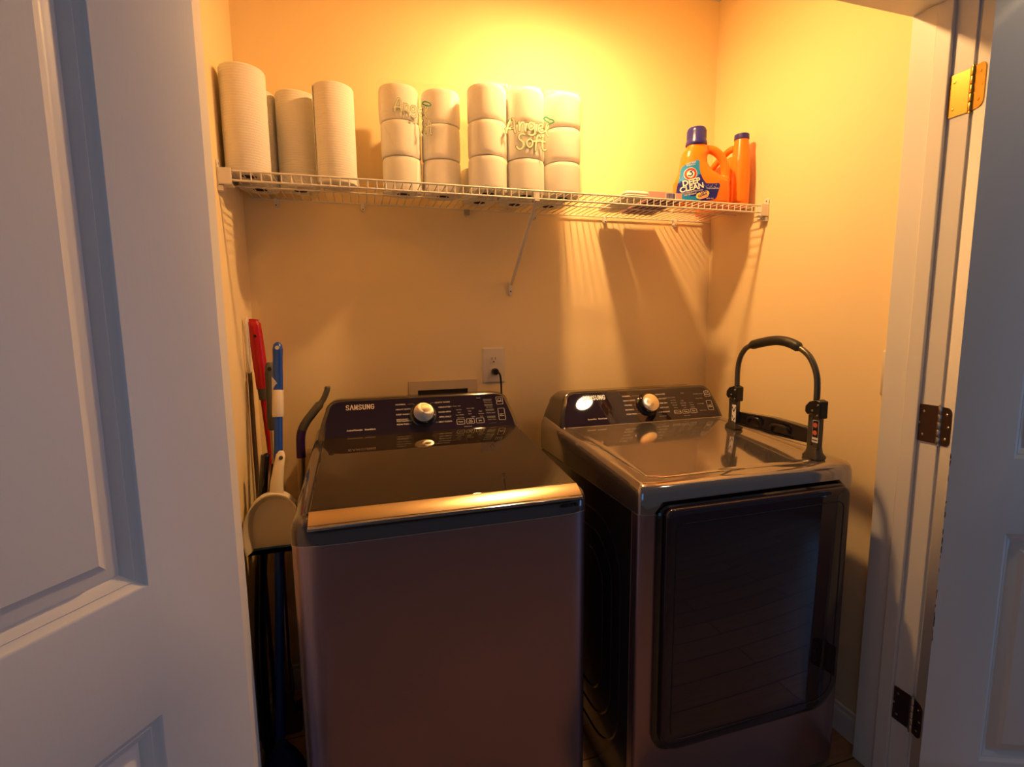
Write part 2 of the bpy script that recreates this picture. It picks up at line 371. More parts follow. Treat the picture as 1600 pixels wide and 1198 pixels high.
# ---------------------------------------------------------------- ceiling lamp (above the frame); unseen housing shaped to throw its light down
lampo = thing('ceiling_light', (LAMP.x, LAMP.y, CEIL), 'closet ceiling lamp with a glowing diffuser in an added light-directing housing', 'light')
MB().lathe([(0, CEIL-.0005), (.075, CEIL-.0005), (.075, CEIL-.015), (.052, CEIL-.02), (.052, LAMP.z+.004), (.050, LAMP.z-.002), (.044, LAMP.z+.006), (.044, LAMP.z+.03), (0, LAMP.z+.03)], (LAMP.x, LAMP.y, 0)).build('light_shaping_housing', 'outlet', lampo)
MB().lathe([(.0, -.012), (.015, -.011), (.028, -.007), (.037, .000), (.0405, .008), (.0405, .012), (0, .012)], tuple(LAMP), n=32).build('diffuser', 'bulb', lampo)
bm_ = MT['bulb'].node_tree.nodes['Principled BSDF']; bm_.inputs['Emission Color'].default_value = LAMP_COL+(1,)
bm_.inputs['Emission Strength'].default_value = LAMP_W*30

# ================================================================ WASHER
def panel_frame(yb, zb, yt, zt):
    t = Vector((0, yt-yb, zt-zb)); k_ = t.length/.166; L = .166; t.normalize(); n = Vector((1, 0, 0)).cross(t)
    P0 = Vector((0, yb, zb))
    return L, (lambda h=0: (lambda s, u: P0+Vector((s, 0, 0))+t*u*k_+n*h)), n
def console(root, xb0, xb1, xt0, xt1, yb, zb, yt, zt, yback, knob, x_left_words):
    L, F, n = panel_frame(yb, zb, yt, zt)
    def shape(ins, L0=0.0, r=.045):
        # trapezoid with rounded upper corners
        pts = []
        def side(u, left):
            x0, x1 = (xb0, xt0) if left else (xb1, xt1); e = x0+(x1-x0)*(u/L)**1.6; return e+ins if left else e-ins
        top = L-ins
        us = [L0+ins*.4+(top-r-L0-ins*.4)*k/6 for k in range(7)]
        pts += [(side(u, False), u) for u in us]
        xr = side(top-r, False); xl = side(top-r, True)
        pts += [(xr-r+r*math.cos(R_(a)), top-r+r*math.sin(R_(a))) for a in (15, 30, 45, 60, 75, 90)]
        pts += [(xl+r-r*math.cos(R_(a)), top-r+r*math.sin(R_(a))) for a in (90, 75, 60, 45, 30, 15)]
        pts += [(side(u, True), u) for u in reversed(us)]
        return pts
    m = MB(); S0 = shape(.006, r=.042); S1 = shape(0); S2 = shape(0)
    rg = [[F(0)(*p) for p in S0], [F(-.002)(*p) for p in shape(.002, r=.044)], [F(-.007)(*p) for p in S1]]
    b1 = [F(-.02)(*p) for p in S2]; rg.append(b1)
    mid = []; bk = []
    for v in b1:
        zz = v.z if v.z < zb+.04 else v.z-.25*(v.z-zb-.04)*0
        bk.append(Vector((v.x, yback, max(zz-.012, zb-.03))))
        mid.append(Vector((v.x, v.y+(yback-v.y)*.75, zz)))
    rg += [mid, bk]
    m.rings(rg); m.build('control_console', 'console', root, smooth=35)
    g = MB(); gs = shape(.013, L0=.003, r=.036); g.rings([[F(-.0005)(*p) for p in gs], [F(.0012)(*p) for p in gs]])
    g.build('control_glass', 'glass', root, smooth=25)
    # bright rim line under the glass
    return L, F, n
def dial(root, F, s, u, r):
    P = F(.001)(s, u); ax = F(1)(0, 0)-F(0)(0, 0)
    q = Vector((0, 0, 1)).rotation_difference(ax).to_matrix().to_4x4(); q.translation = P
    d = MB(); d.T = q
    d.lathe([(0, 0), (r*1.28, 0), (r*1.28, .003), (r*1.2, .005), (r*1.08, .006), (r*1.06, .022), (r*1.0, .0245), (0, .0245)], n=40)
    dd = d.build('dial', 'blackgloss', root)
    f = MB(); f.lathe([(0, .0248), (r*.93, .0248), (r*.98, .0242)], n=40)
    ff = f.build('dial_face', 'knob', dd, local=True); ff['label'] = 'spun metal dial face'
    ff.rotation_euler = q.to_euler(); ff.location = P-wloc(root)
    return dd
SAM = {'S': [[(.92, .80), (.75, .97), (.3, .97), (.1, .8), (.12, .62), (.3, .53), (.7, .45), (.9, .34), (.9, .17), (.7, .03), (.25, .03), (.07, .2)]],
       'A': [[(.02, 0), (.5, 1), (.98, 0)]], 'M': [[(.06, 0), (.12, 1), (.5, .12), (.88, 1), (.94, 0)]],
       'U': [[(.1, 1), (.1, .22), (.28, .03), (.72, .03), (.9, .22), (.9, 1)]], 'N': [[(.1, 0), (.1, 1), (.9, 0), (.9, 1)]],
       'G': [[(.92, .78), (.75, .97), (.3, .97), (.09, .78), (.09, .22), (.28, .03), (.72, .03), (.91, .2), (.91, .48), (.55, .48)]]}
def big_logo(root, F, s0, s1, uc, h):
    m = MB(); n = 7; step = (s1-s0)/n; w = step*.74; f = F(.0017)
    for k, c in enumerate('SAMSUNG'):
        for stp in SAM[c]: ribbon(m, [(s0+k*step+a*w, uc-h/2+b*h) for a, b in stp], h*.17, f, n=6)
    return m.build('brand_lettering', 'logo', root, smooth=None)
def washer_like_text(root, F, ks, ku, left, right, lx, rx, us, foot, foot_s, btn, right_marks):
    f = F(.0016)
    def done(m, name): m.build(name, ['print', 'dimprint'], root, smooth=None)
    for side, words, x, al in ((-1, left, lx, 'LEFT'), (1, right, rx, 'RIGHT')):
        m = MB()
        for k, (w, u) in enumerate(zip(words, us)):
            for q, rw in enumerate(w.split('\n')): put_text(m, rw, x, u-q*.0072, .0082, f, align=al, offset=.0001)
            e = ks+side*(.052 if k in (1, 2, 3) else .040 if k else .030)
            xs = lx+(.050 if k == 3 else .041) if side < 0 else rx-.040
            ribbon(m, [(xs, u), (e, u)]+([(ks+side*.024, u-.008)] if k == 0 else []), .0011, f, 1, n=4)
        done(m, 'cycle_lettering')
    m = MB(); put_text(m, foot, foot_s, .034, .0078, f, align='LEFT', offset=.00025); done(m, 'feature_lettering')
    for (a, b, w, h, txt) in btn:
        m = MB(); outline(m, a-w/2, a+w/2, b-h/2, b+h/2, .003, .0011, f)
        for q, t in enumerate(txt): put_text(m, t, a, b+(len(txt)-1)*.0035-q*.007, .0068, f, offset=.0001)
        done(m, 'touch_key')
    for (a, b, t) in right_marks:
        m = MB(); put_text(m, t, a, b, .0062, f, mi=1, offset=.0001); done(m, 'option_lettering')

wx0, wx1, wyf, wseam = .186, .873, -.790, .882
wash = thing('washing_machine', ((wx0+wx1)/2, wyf, 0), 'dark brushed top-load washing machine on the left, beside the pale dustpan', 'washing machine')
m = MB(); m.prism(rrect(wx0+.002, wx1-.002, wyf+.028, -.075, .004, 2), lambda a, b: (a, b, .022), lambda a, b: (a, b, wseam-.004)); m.build('cabinet', 'body', wash)
m = MB(); out = plan(wx0, wx1, wyf, wyf+.075, .030)
m.prism(out, lambda a, b: (a, b, .026), lambda a, b: (a, b, wseam)); m.build('front_panel', 'brush', wash, smooth=30, bevel=.002)
m = MB()
for (a, b) in ((wx0+.05, wyf+.06), (wx1-.05, wyf+.06), (wx0+.05, -.13), (wx1-.05, -.13)):
    f_ = MB(); f_.lathe([(0, 0), (.024, 0), (.024, .012), (.01, .014), (.01, .024), (0, .024)], (a, b, 0), n=16); f_.build('foot', 'black', wash)
# bright line between cover and front
m = MB(); o1 = plan(wx0-.0008, wx1+.0008, wyf-.0008, wyf+.08, .030); m.prism(o1, lambda a, b: (a, b, wseam), lambda a, b: (a, b, wseam+.0022)); m.build('seam_line', 'seam', wash)
def sst(x, a, b):
    t = min(1, max(0, (x-a)/(b-a))); return t*t*(3-2*t)
def wtop(y): return .938+(y-wyf)*(.047/.565)
def cover(root, x0, x1, y0, y1, seamz, topf, frontdrop, seamf=None, mt='cover', bowl=None, B=.030, P=9):
    rg = []
    prof = [(0, 'seam'), (0, -.052), (.0015, -.024), (.005, -.011), (.011, -.004), (.020, -.001), (.030, 0), (.042, 0)]
    if bowl: prof += bowl
    for d, h in prof:
        pts = plan(x0+d, x1-d, y0+d, y1-min(d, .004), B, P, side=16)
        ring = []
        for (x, y) in pts:
            if h == 'seam': z = seamz if not seamf else seamf(x, y)
            else:
                z = topf(y)+h; z -= frontdrop(x, y)
                z = max(z, (seamz if not seamf else seamf(x, y))+.002)
            ring.append((x, y, z))
        rg.append(ring)
    m_ = MB(); m_.rings(rg); return m_.build('top_cover', mt, root, smooth=50)
def wdrop(x, y):
    f = sst(x, wx0+.028, wx0+.05)*(1-sst(x, wx1-.05, wx1-.028)); return .020*f*(1-sst(y, wyf+.008, wyf+.05))
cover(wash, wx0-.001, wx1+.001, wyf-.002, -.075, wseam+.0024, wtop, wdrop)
lx0, lx1 = wx0+.037, wx1-.020
lid = MB()
prof = [(-.236, .010), (-.745, .008), (-.752, .0065), (-.752, -.006), (-.236, -.002)]
lid.prism([(y, z) for y, z in prof], lambda y, z: (lx0, y, wtop(y)+z), lambda y, z: (lx1, y, wtop(y)+z))
lido = lid.build('lid', 'lidglass', wash, bevel=.0025)
hs = MB(); prof = [(-.7525, .0068), (-.759, .0050), (-.777, -.0035), (-.786, -.0095), (-.789, -.0125), (-.776, -.016), (-.7525, -.012)]
hs.prism(prof[:4]+[(-.770, -.012), (-.7525, -.006)], lambda y, z: (lx0, y, wtop(y)+z), lambda y, z: (lx1, y, wtop(y)+z))
h1 = hs.build('handle_strip', 'gold', lido); h1['label'] = 'golden satin metal strip along the lid front'
hs = MB(); hs.prism([(-.786, -.0098), (-.7925, -.013), (-.7935, -.018), (-.789, -.0225), (-.755, -.021), (-.7525, -.0065), (-.770, -.0125)], lambda y, z: (lx0-.001, y, wtop(y)+z), lambda y, z: (lx1+.001, y, wtop(y)+z))
hs.build('handle_lip', 'chrome', lido, bevel=.0015)
MB().rings([[(x, y, wtop(y)+.0008) for x, y in rrect(lx0-.006, lx1+.006, -.752, -.230, .008)], [(x, y, wtop(y)+.0022) for x, y in rrect(lx0-.004, lx1+.004, -.752, -.232, .008)]]).build('lid_gasket', 'black', wash)
MB().box(.800, .826, -.7965, -.790, .905, .911).box(.831, .839, -.7965, -.790, .905, .911).build('lid_latch', 'black', wash)
WL, WF, WN = console(wash, .203, .866, .244, .826, -.228, .984, -.158, 1.106, -.052, None, None)
# lower trim of the console
MB().tube([(.225, -.2315, .9875), (.850, -.2315, .9875)], .0022, 8).build('console_trim', 'seam', wash)
dial(wash, WF, .538, .081, .0345)
big_logo(wash, WF, .291, .383, .127, .019)
us = (.128, .107, .086, .065, .045)
washer_like_text(wash, WF, .538, .081, ['NORMAL', 'HEAVY DUTY', 'DEEP WASH', 'BEDDING/\nWATERPROOF', 'PERM PRESS'],
                 ['QUICK WASH', 'DELICATES', 'RINSE+SPIN', 'SPIN ONLY', 'SELF CLEAN'], .449, .633, us, 'ActiveWaterjet   SmartCare', .291,
                 [(.663, .040, .028, .022, ['Temp.']), (.697, .040, .028, .022, ['Soil', 'Level']), (.731, .040, .028, .022, ['Spin']), (.810, .122, .024, .034, ['', 'Power']), (.811, .062, .024, .052, ['', 'Start', 'Pause'])],
                 [(.661, .092, 'Sanitize'), (.661, .080, 'Hot'), (.663, .069, 'Eco Warm'), (.664, .057, 'Tap Cold'), (.702, .095, 'Extra High'), (.698, .083, 'High'), (.698, .071, 'Med'), (.708, .058, 'Light'),
                  (.736, .080, 'High'), (.738, .069, 'Medium'), (.738, .058, 'Low'), (.648, .108, 'Lock  Rinse  Spin'), (.735, .138, 'Finish'), (.768, .117, 'Extra Rinse'), (.770, .095, 'Pre Soak'), (.772, .070, 'Water Level'), (.774, .041, 'Smart Care'), (.774, .028, '________'), (.686, .018, 'Child Lock')])
m = MB(); f = WF(.0016)
for (a, b) in ((.766, .127), (.768, .105), (.770, .083), (.772, .052)): m.add([f(a-.015, b-.0045), f(a+.015, b-.0045), f(a+.015, b+.0045), f(a-.015, b+.0045)], [(0, 1, 2, 3)])
m.build('option_keys', 'greyrub', wash, smooth=None)
m = MB(); ribbon(m, [(.810+.006*math.cos(R_(a)), .127+.0065*math.sin(R_(a))) for a in range(0, 361, 40)], .0011, f, n=4); m.build('power_symbol', 'print', wash, smooth=None)

# ================================================================ DRYER
dx0, dx1, dyf, dseam = .986, 1.672, -.8435, .875
dry = thing('clothes_dryer', ((dx0+dx1)/2, dyf, 0), 'dark clothes dryer on the right with glossy black door and a cart on top', 'dryer')
m = MB(); m.prism(rrect(dx0+.0015, dx1-.0015, dyf+.045, -.125, .004, 2), lambda a, b: (a, b, .020), lambda a, b: (a, b, dseam-.002))
cab = m.build('cabinet', 'body', dry)
# embossed ribs on the side panel
def rib(y0, y1, z0, z1, r):
    o_ = rrect(y0, y1, z0, z1, r, 10); P = [(dx0+.0012, a, b) for a, b in o_]; P.append(P[0]); P.append(P[1])
    return MB().tube(P, .0032, 6, caps=False).build('embossed_rib', 'body', cab)
rib(-.745, -.17, .10, .80, .16); rib(-.695, -.22, .16, .74, .13); rib(-.640, -.28, .22, .68, .10)
m = MB(); out = plan(dx0, dx1, dyf, dyf+.045, .022, 14)
# front panel with a cut-out for the door built as frame
def dseamf(x, y): return dseam+.0024+(.031*(sst(x, dx0+.032, dx0+.060)*(1-sst(x, dx1-.062, dx1-.040))) if y < dyf+.03 else 0)
rg = [[(a, b, .026) for a, b in out], [(a, b, dseam) for a, b in out]]
m.rings(rg); m.build('front_panel', 'brush', dry, smooth=30, bevel=.002)
for (a, b) in ((dx0+.05, dyf+.06), (dx1-.05, dyf+.06), (dx0+.05, -.18), (dx1-.05, -.18)):
    f_ = MB(); f_.lathe([(0, 0), (.022, 0), (.022, .012), (.01, .014), (.01, .022), (0, .022)], (a, b, 0), n=16); f_.build('foot', 'black', dry)
def dtop(y): return .950+(y-dyf)*(.036/.56)
bowl = [(.050, 0), (.054, -.0028), (.058, -.0004), (.07, -.0004)]
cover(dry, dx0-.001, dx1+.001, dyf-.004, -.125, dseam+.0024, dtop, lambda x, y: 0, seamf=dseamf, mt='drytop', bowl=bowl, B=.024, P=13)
m = MB(); sl = plan(dx0-.0008, dx1+.0008, dyf-.0008, dyf+.5, .022, 14)
m.prism(sl, lambda a, b: (a, b, dseam), lambda a, b: (a, b, dseam+.0022)); m.build('seam_line', 'seam', dry)
m = MB(); m.box(dx0-.0006, dx0+.002, dyf+.044, dyf+.0455, .03, dseam); m.build('side_seam', 'seam', dry)
# door
ddo = MB(); DA = (1.028, 1.634, .226, .899)
def dface(x, z): # gently bowed front
    u = (x-(DA[0]+DA[1])/2)/((DA[1]-DA[0])/2); return -.0032*(1-u*u)
def drings(o_list):
    return [[(a, y+bow*dface(a, b), b) for a, b in o_] for o_, y, bow in o_list]
A = DA
ddo.rings(drings([(rrect(A[0], A[1], A[2], A[3], (.055, .075, .03, .03), 10), dyf+.002, 0), (rrect(A[0], A[1], A[2], A[3], (.055, .075, .03, .03), 10), dyf-.006, .3),
                  (rrect(A[0]+.004, A[1]-.004, A[2]+.004, A[3]-.004, (.052, .072, .028, .028), 10), dyf-.010, .4)]))
dd = ddo.build('door', 'blackgloss', dry, smooth=40)
g = MB()
def door_ring(ins, dy, bow):
    return [(a, dyf+dy+bow*dface(a, b), b) for a, b in [q for q in rrect(A[0]+.016+ins, A[1]-.006-ins, A[2]+.010+ins, A[3]-.006-ins, (.050-ins, .085-ins, .026-ins*.5, .022-ins*.5), 12)]]
g.rings([door_ring(0, -.010, .4), door_ring(0, -.018, 1), door_ring(.0025, -.0215, 1.2), door_ring(.007, -.0232, 1.25), door_ring(.016, -.0240, 1.3)])
dg2 = g.build('door_front', 'glass', dd, smooth=45)
m = MB(); ow = rrect(1.070, 1.602, .268, .855, (.035, .06, .022, .018), 10)
P = [(a, dyf-.0240+1.3*dface(a, b), b) for a, b in ow]; P += P[:2]
m.tube(P, .0014, 5, caps=False); m.build('window_outline', 'black', dg2)
DL, DF, DN = console(dry, .998, 1.664, 1.046, 1.634, -.300, .980, -.230, 1.101, -.105, None, None)
MB().tube([(1.02, -.3035, .9835), (1.655, -.3035, .9835)], .0018, 8).build('console_trim', 'seam', dry)
dial(dry, DF, 1.355, .084, .0345)
big_logo(dry, DF, 1.101, 1.192, .130, .019)
washer_like_text(dry, DF, 1.355, .084, ['NORMAL', 'HEAVY DUTY', 'TOWELS', 'BEDDING', 'PERM PRESS'],
                 ['DELICATES', 'QUICK DRY', 'TIME DRY', 'AIR FLUFF', 'WRINKLE RELEASE'], 1.258, 1.439, us, 'SensorDry   SmartCare', 1.103,
                 [(1.471, .040, .029, .017, ['Dry Level']), (1.506, .040, .029, .017, ['Temp.']), (1.541, .040, .029, .019, ['Time']), (1.622, .118, .024, .028, ['', 'Power']), (1.620, .062, .024, .046, ['', 'Start', 'Pause'])],
                 [(1.466, .096, 'Very Dry'), (1.466, .084, 'More Dry'), (1.468, .073, 'Normal'), (1.469, .061, 'Damp'), (1.504, .092, 'High'), (1.506, .080, 'Med High'), (1.506, .069, 'Medium'), (1.508, .058, 'Low'),
                  (1.540, .080, '60 min'), (1.542, .069, '40 min'), (1.542, .058, '20 min'), (1.458, .110, 'Sensing  Drying'), (1.514, .128, 'Finish'), (1.581, .120, 'Wrinkle Prevent'), (1.581, .098, 'Damp Alert'), (1.581, .072, 'Drum Light'), (1.583, .040, 'Smart Care'), (1.506, .020, 'Child Lock'), (1.405, .026, 'Manual Dry')])
m = MB(); f = DF(.0016); ribbon(m, [(1.622+.006*math.cos(R_(a)), .128+.0065*math.sin(R_(a))) for a in range(0, 361, 40)], .0011, f, n=4); m.build('power_symbol', 'print', dry, smooth=None)

# ================================================================ WIRE SHELF
SZ, SD = 1.768, -.3175
shelf = thing('wire_shelf', (W/2, -.16, SZ), 'long white wire shelf running wall to wall above both machines', 'shelf')
dk = MB(); wr = .0017
n = int((W-.06)/.0254)
for k in range(n+1):
    x = .032+k*.0254
    dk.tube([(x, -.008, SZ-.0045), (x, SD+.004, SZ-.0045), (x, SD-.001, SZ-.007), (x, SD-.0012, SZ-.030)], wr, 6)
dk.tube([(.012, -.010, SZ-.008), (W-.012, -.010, SZ-.008)], .0027, 8)
dk.tube([(.012, SD, SZ-.0048), (W-.012, SD, SZ-.0048)], .0030, 8)
dk.tube([(.012, SD+.0006, SZ-.029), (W-.012, SD+.0006, SZ-.029)], .0030, 8)
dk.tube([(.012, -.165, SZ-.0086), (W-.012, -.165, SZ-.0086)], .0025, 8)
dk.build('wire_deck', 'wire', shelf)
for s in (0, 1):
    b = MB(); fx = (lambda x: x) if s == 0 else (lambda x: W-x)
    def bb(x0, x1, *r): b.box(min(fx(x0), fx(x1)), max(fx(x0), fx(x1)), *r)
    bb(.0003, .004, SD-.006, SD+.05, SZ-.045, SZ+.008)
    bb(.004, .036, SD-.0075, SD-.0045, SZ-.040, SZ+.001); bb(.004, .036, SD-.006, SD+.03, SZ-.042, SZ-.038)
    b.lathe([(0, .0003), (.012, .0003), (.012, .0045), (0, .0045)], (0, SD+.004, SZ+.012), axis='X') if s == 0 else b.lathe([(0, W-.0003), (.012, W-.0003), (.012, W-.0045), (0, W-.0045)], (0, SD+.004, SZ+.012), axis='X')
    bb(.0003, .014, SD-.004, SD+.012, SZ-.058, SZ-.044)
    eb = b.build('end_bracket', 'wireplastic', shelf, bevel=.001)
    xx = .0052 if s == 0 else W-.0052
    MB().lathe([(0, xx), (.003, xx)], (0, SD+.004, SZ+.013), n=10, axis='X').build('screw', 'core', eb)
br = MB(); br.tube([(.906, SD+.004, SZ-.030), (.908, -.012, 1.492)], .0062, 10, flat=(1, .8))
br.box(.900, .912, -.010, -.0005, 1.452, 1.500); br.box(.898, .914, SD-.002, SD+.012, SZ-.036, SZ+.001)
bro = br.build('support_brace', 'wireplastic', shelf, bevel=.0008)
MB().lathe([(0, -.0102), (.003, -.0102), (.003, -.0106), (0, -.0106)], (.906, 0, 1.466), n=10, axis='Y').build('screw', 'core', bro)
for x in (.10, .375, .74, 1.005, 1.30, 1.62):
    c = MB(); c.box(x-.007, x+.007, -.014, -.0004, SZ-.027, SZ-.003); c.lathe([(0, -.0145), (.006, -.0145), (.006, -.0005), (0, -.0005)], (x, 0, SZ-.026), n=12, axis='Y')
    co_ = c.build('wall_clip', 'wireplastic', shelf, bevel=.0008)
    MB().lathe([(0, -.0149), (.0022, -.0149)], (x, 0, SZ-.026), n=8, axis='Y').build('screw', 'core', co_)
m = MB(); m.box(.738-.010, .738+.010, -.03, -.018, SZ-.030, SZ-.0115); m.build('splice_clip', 'steel', shelf)

# ================================================================ PAPER TOWELS
T0 = SZ+.0003
def towel(x, y, label, r=.0585, h=.282, flap=0.3):
    t = thing('paper_towel_roll', (x, y, T0), label, 'paper towel roll', 'paper towel rolls on the wire shelf')
    m = MB(); z = T0
    m.lathe([(.0205, z), (r-.004, z), (r-.001, z+.002), (r, z+.005), (r, z+h-.006), (r-.002, z+h-.002), (r-.006, z+h), (.0205, z+h)], (x, y, 0), n=56, loop=True)
    # loose end of the outer sheet
    R1 = []; 
    for k in range(9):
        a = flap-.42+.42*k/8; rr2 = r+.0006+.0016*(k/8)**2; R1.append((x+rr2*math.cos(a), y+rr2*math.sin(a)))
    m.add([(p[0], p[1], z+.002) for p in R1]+[(p[0], p[1], z+h-.002) for p in R1], [(k, k+1, 10+k, 9+k) for k in range(8)])
    o = m.build('paper', 'towel', t, fixn=True)
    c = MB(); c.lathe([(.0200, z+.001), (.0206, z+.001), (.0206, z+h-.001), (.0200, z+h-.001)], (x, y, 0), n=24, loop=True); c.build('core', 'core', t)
    return t
towel(.0655, -.244, 'leftmost big paper towel roll at the front of the shelf', flap=1.6)
towel(.0680, -.095, 'paper towel roll mostly hidden behind the leftmost big roll', flap=-1.2)
towel(.1875, -.110, 'shaded paper towel roll set back between the leftmost and rightmost rolls', flap=-.6)
towel(.3020, -.196, 'rightmost paper towel roll, standing forward beside the torn tissue pack', flap=-2.75)

# ================================================================ TOILET PAPER
TR, TH = .0628, .1075
random.seed(3)
def tproll(x, y, z, label, group, lean=(0, 0), r=TR):
    t = thing('toilet_paper_roll', (x, y, z), label, 'toilet paper roll', group)
    m = MB(); prof = [(.021, .0008), (r-.008, .0006), (r-.003, .0022), (r-.0006, .007), (r, .018), (r, TH-.018), (r-.0006, TH-.008), (r-.003, TH-.0028), (r-.008, TH-.0008), (.021, TH-.0008)]
    m.lathe([(a, b) for a, b in prof], (0, 0, 0), n=44, loop=True)
    sd = random.random()*50
    for v in m.v:
        k = noise.noise(Vector((v.x*28+sd, v.y*28, v.z*40)))*.0011; q = Vector((v.x, v.y, 0)); 
        if q.length > .03: v += q.normalized()*k
    o = m.build('paper', 'tissue', t, local=True)
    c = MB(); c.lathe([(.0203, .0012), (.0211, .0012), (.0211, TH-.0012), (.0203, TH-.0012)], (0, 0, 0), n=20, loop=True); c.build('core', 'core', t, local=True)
    return t
colA = ['left', 'right']; tier = ['bottom', 'middle', 'top']
for ci, x in enumerate((.5035, .633)):
    for k in range(3):
        off = (.0, -.002, -.005)[k] if ci == 0 else (.0, -.001, .001)[k]
        tproll(x+off, -.138+(-.003 if k == 1 else 0), T0+k*TH, '%s toilet paper roll, %s column of the torn two-column pack' % (tier[k], colA[ci]), 'toilet paper rolls in the torn pack')
BX = (.7705, .9005, 1.0305)
for ci, x in enumerate(BX):
    for k in range(3):
        tproll(x, -.2155, T0+k*TH, '%s front toilet paper roll, %s column of the sealed three-column pack' % (tier[k], ['left', 'middle', 'right'][ci]), 'toilet paper rolls in the sealed pack')
    tproll(x, -.087, T0, 'rear bottom toilet paper roll, %s column of the sealed three-column pack' % ['left', 'middle', 'right'][ci], 'toilet paper rolls in the sealed pack')
ANGEL = [[(-0.083, -0.007), (-0.078, 0.013), (-0.07, 0.029), (-0.064, 0.037), (-0.058, 0.037), (-0.056, 0.025), (-0.055, 0.009), (-0.053, -0.003)], [(-0.085, 0.004), (-0.072, 0.008), (-0.056, 0.01)], [(-0.041, 0.027), (-0.04, 0.015), (-0.04, 0.003)], [(-0.039, 0.017), (-0.033, 0.027), (-0.026, 0.027), (-0.022, 0.02), (-0.021, 0.003)], [(0.006, 0.026), (-0.001, 0.03), (-0.009, 0.023), (-0.008, 0.011), (0.0, 0.009), (0.009, 0.018), (0.009, 0.03), (0.011, 0.015), (0.011, -0.002), (0.002, -0.008), (-0.009, -0.006)], [(0.023, 0.016), (0.035, 0.019), (0.04, 0.026), (0.033, 0.029), (0.025, 0.023), (0.024, 0.011), (0.031, 0.003), (0.042, 0.006)], [(0.042, 0.006), (0.054, 0.017), (0.063, 0.032), (0.061, 0.038), (0.056, 0.036), (0.052, 0.024), (0.052, 0.008), (0.057, -0.003)], [(-0.024, -0.007), (-0.032, -0.006), (-0.041, -0.012), (-0.041, -0.022), (-0.03, -0.03), (-0.026, -0.039), (-0.032, -0.05), (-0.041, -0.053), (-0.049, -0.046)], [(-0.006, -0.019), (0.002, -0.025), (0.002, -0.037), (-0.007, -0.045), (-0.015, -0.038), (-0.015, -0.027), (-0.006, -0.019)], [(0.031, -0.011), (0.025, -0.006), (0.019, -0.012), (0.016, -0.026), (0.014, -0.043), (0.013, -0.053)], [(0.006, -0.026), (0.034, -0.022)], [(0.039, -0.013), (0.038, -0.027), (0.037, -0.041), (0.042, -0.049), (0.05, -0.047)], [(0.033, -0.024), (0.048, -0.023)]]
HALO = [(0.078, 0.04), (0.074, 0.038), (0.067, 0.037), (0.058, 0.038), (0.05, 0.041), (0.044, 0.044), (0.043, 0.048), (0.047, 0.051), (0.054, 0.052), (0.063, 0.05), (0.071, 0.048), (0.077, 0.044), (0.078, 0.04)]
def letters(parent, f, f2=None):
    m = MB()
    sm = [[(p.x, p.y) for p in smooth_path([(a, b, 0) for a, b in s], 4)] for s in ANGEL]
    for w_, h_, mi_ in ((.0088, .0006, 0), (.0054, .0012, 1)):
        for k_, s in enumerate(sm):
            g_ = f2 if (f2 and k_ >= 7) else f
            ribbon(m, s, w_, (lambda a, b: g_(a, b, h_)), mi_)
    h = [(p.x, p.y) for p in smooth_path([(a, b, 0) for a, b in HALO], 3)]
    ribbon(m, h, .0045, lambda a, b: f(a, b, .0016), 2)
    return m.build('printed_lettering', ['green', 'inkwhite', 'deepgreen'], parent, smooth=None, fixn=False)
# sealed pack: film shell hugging the columns
def hug(x, xs, yc, r, ten=.45):
    d = min(abs(x-c) for c in xs); y = math.sqrt(max(0, r*r-min(d, r)**2)); return yc-(y+(r-y)*ten)
wrap = thing('toilet_paper_wrap', (.9005, -.15, T0), 'clear film wrap with green outlined lettering around the sealed three-column pack', 'plastic wrap')
wf = MB(); x0, x1, yb = .7045, 1.0965, -.020; rg = []
zp = [(0, -.0005), (.0, .004), (.0, .04), (0, .10), (0, .16), (0, .21), (0, .27), (0, .310), (.003, .320), (.010, .3255), (.03, .3275)]
for ins, dz in zp:
    ring = []
    N = 60
    for k in range(N+1):
        x = x0+ins+(x1-x0-2*ins)*k/N; xe = min(x-x0, x1-x)
        y = hug(x, BX, -.2155, .0655, .8)+ins*.6
        e = max(0, 1-xe/.03); y += .03*e*e
        w = noise.noise(Vector((x*40, dz*18, 2.2)))*.0012
        ring.append((x, y+w*(1 if dz < .31 else 0), T0+dz))
    for k in range(1, 8): ring.append((x1-ins+.0015*math.sin(k), hug(x1, BX, -.2155, .0655)+(yb-hug(x1, BX, -.2155, .0655))*k/8, T0+dz))
    for k in range(12): ring.append((x1-ins-(x1-x0-2*ins)*k/11, yb-ins*.5, T0+dz))
    for k in range(1, 8): ring.append((x0+ins, yb+(hug(x0, BX, -.2155, .0655)-yb)*k/8, T0+dz))
    rg.append(ring)
wf.rings(rg, cap0=False); wf.build('film', 'film', wrap)
def fB(a, b, h):
    x = .9+a; return (x, hug(x, BX, -.2155, .0655, .8)-.0018-h, 1.95+b)
letters(wrap, fB)
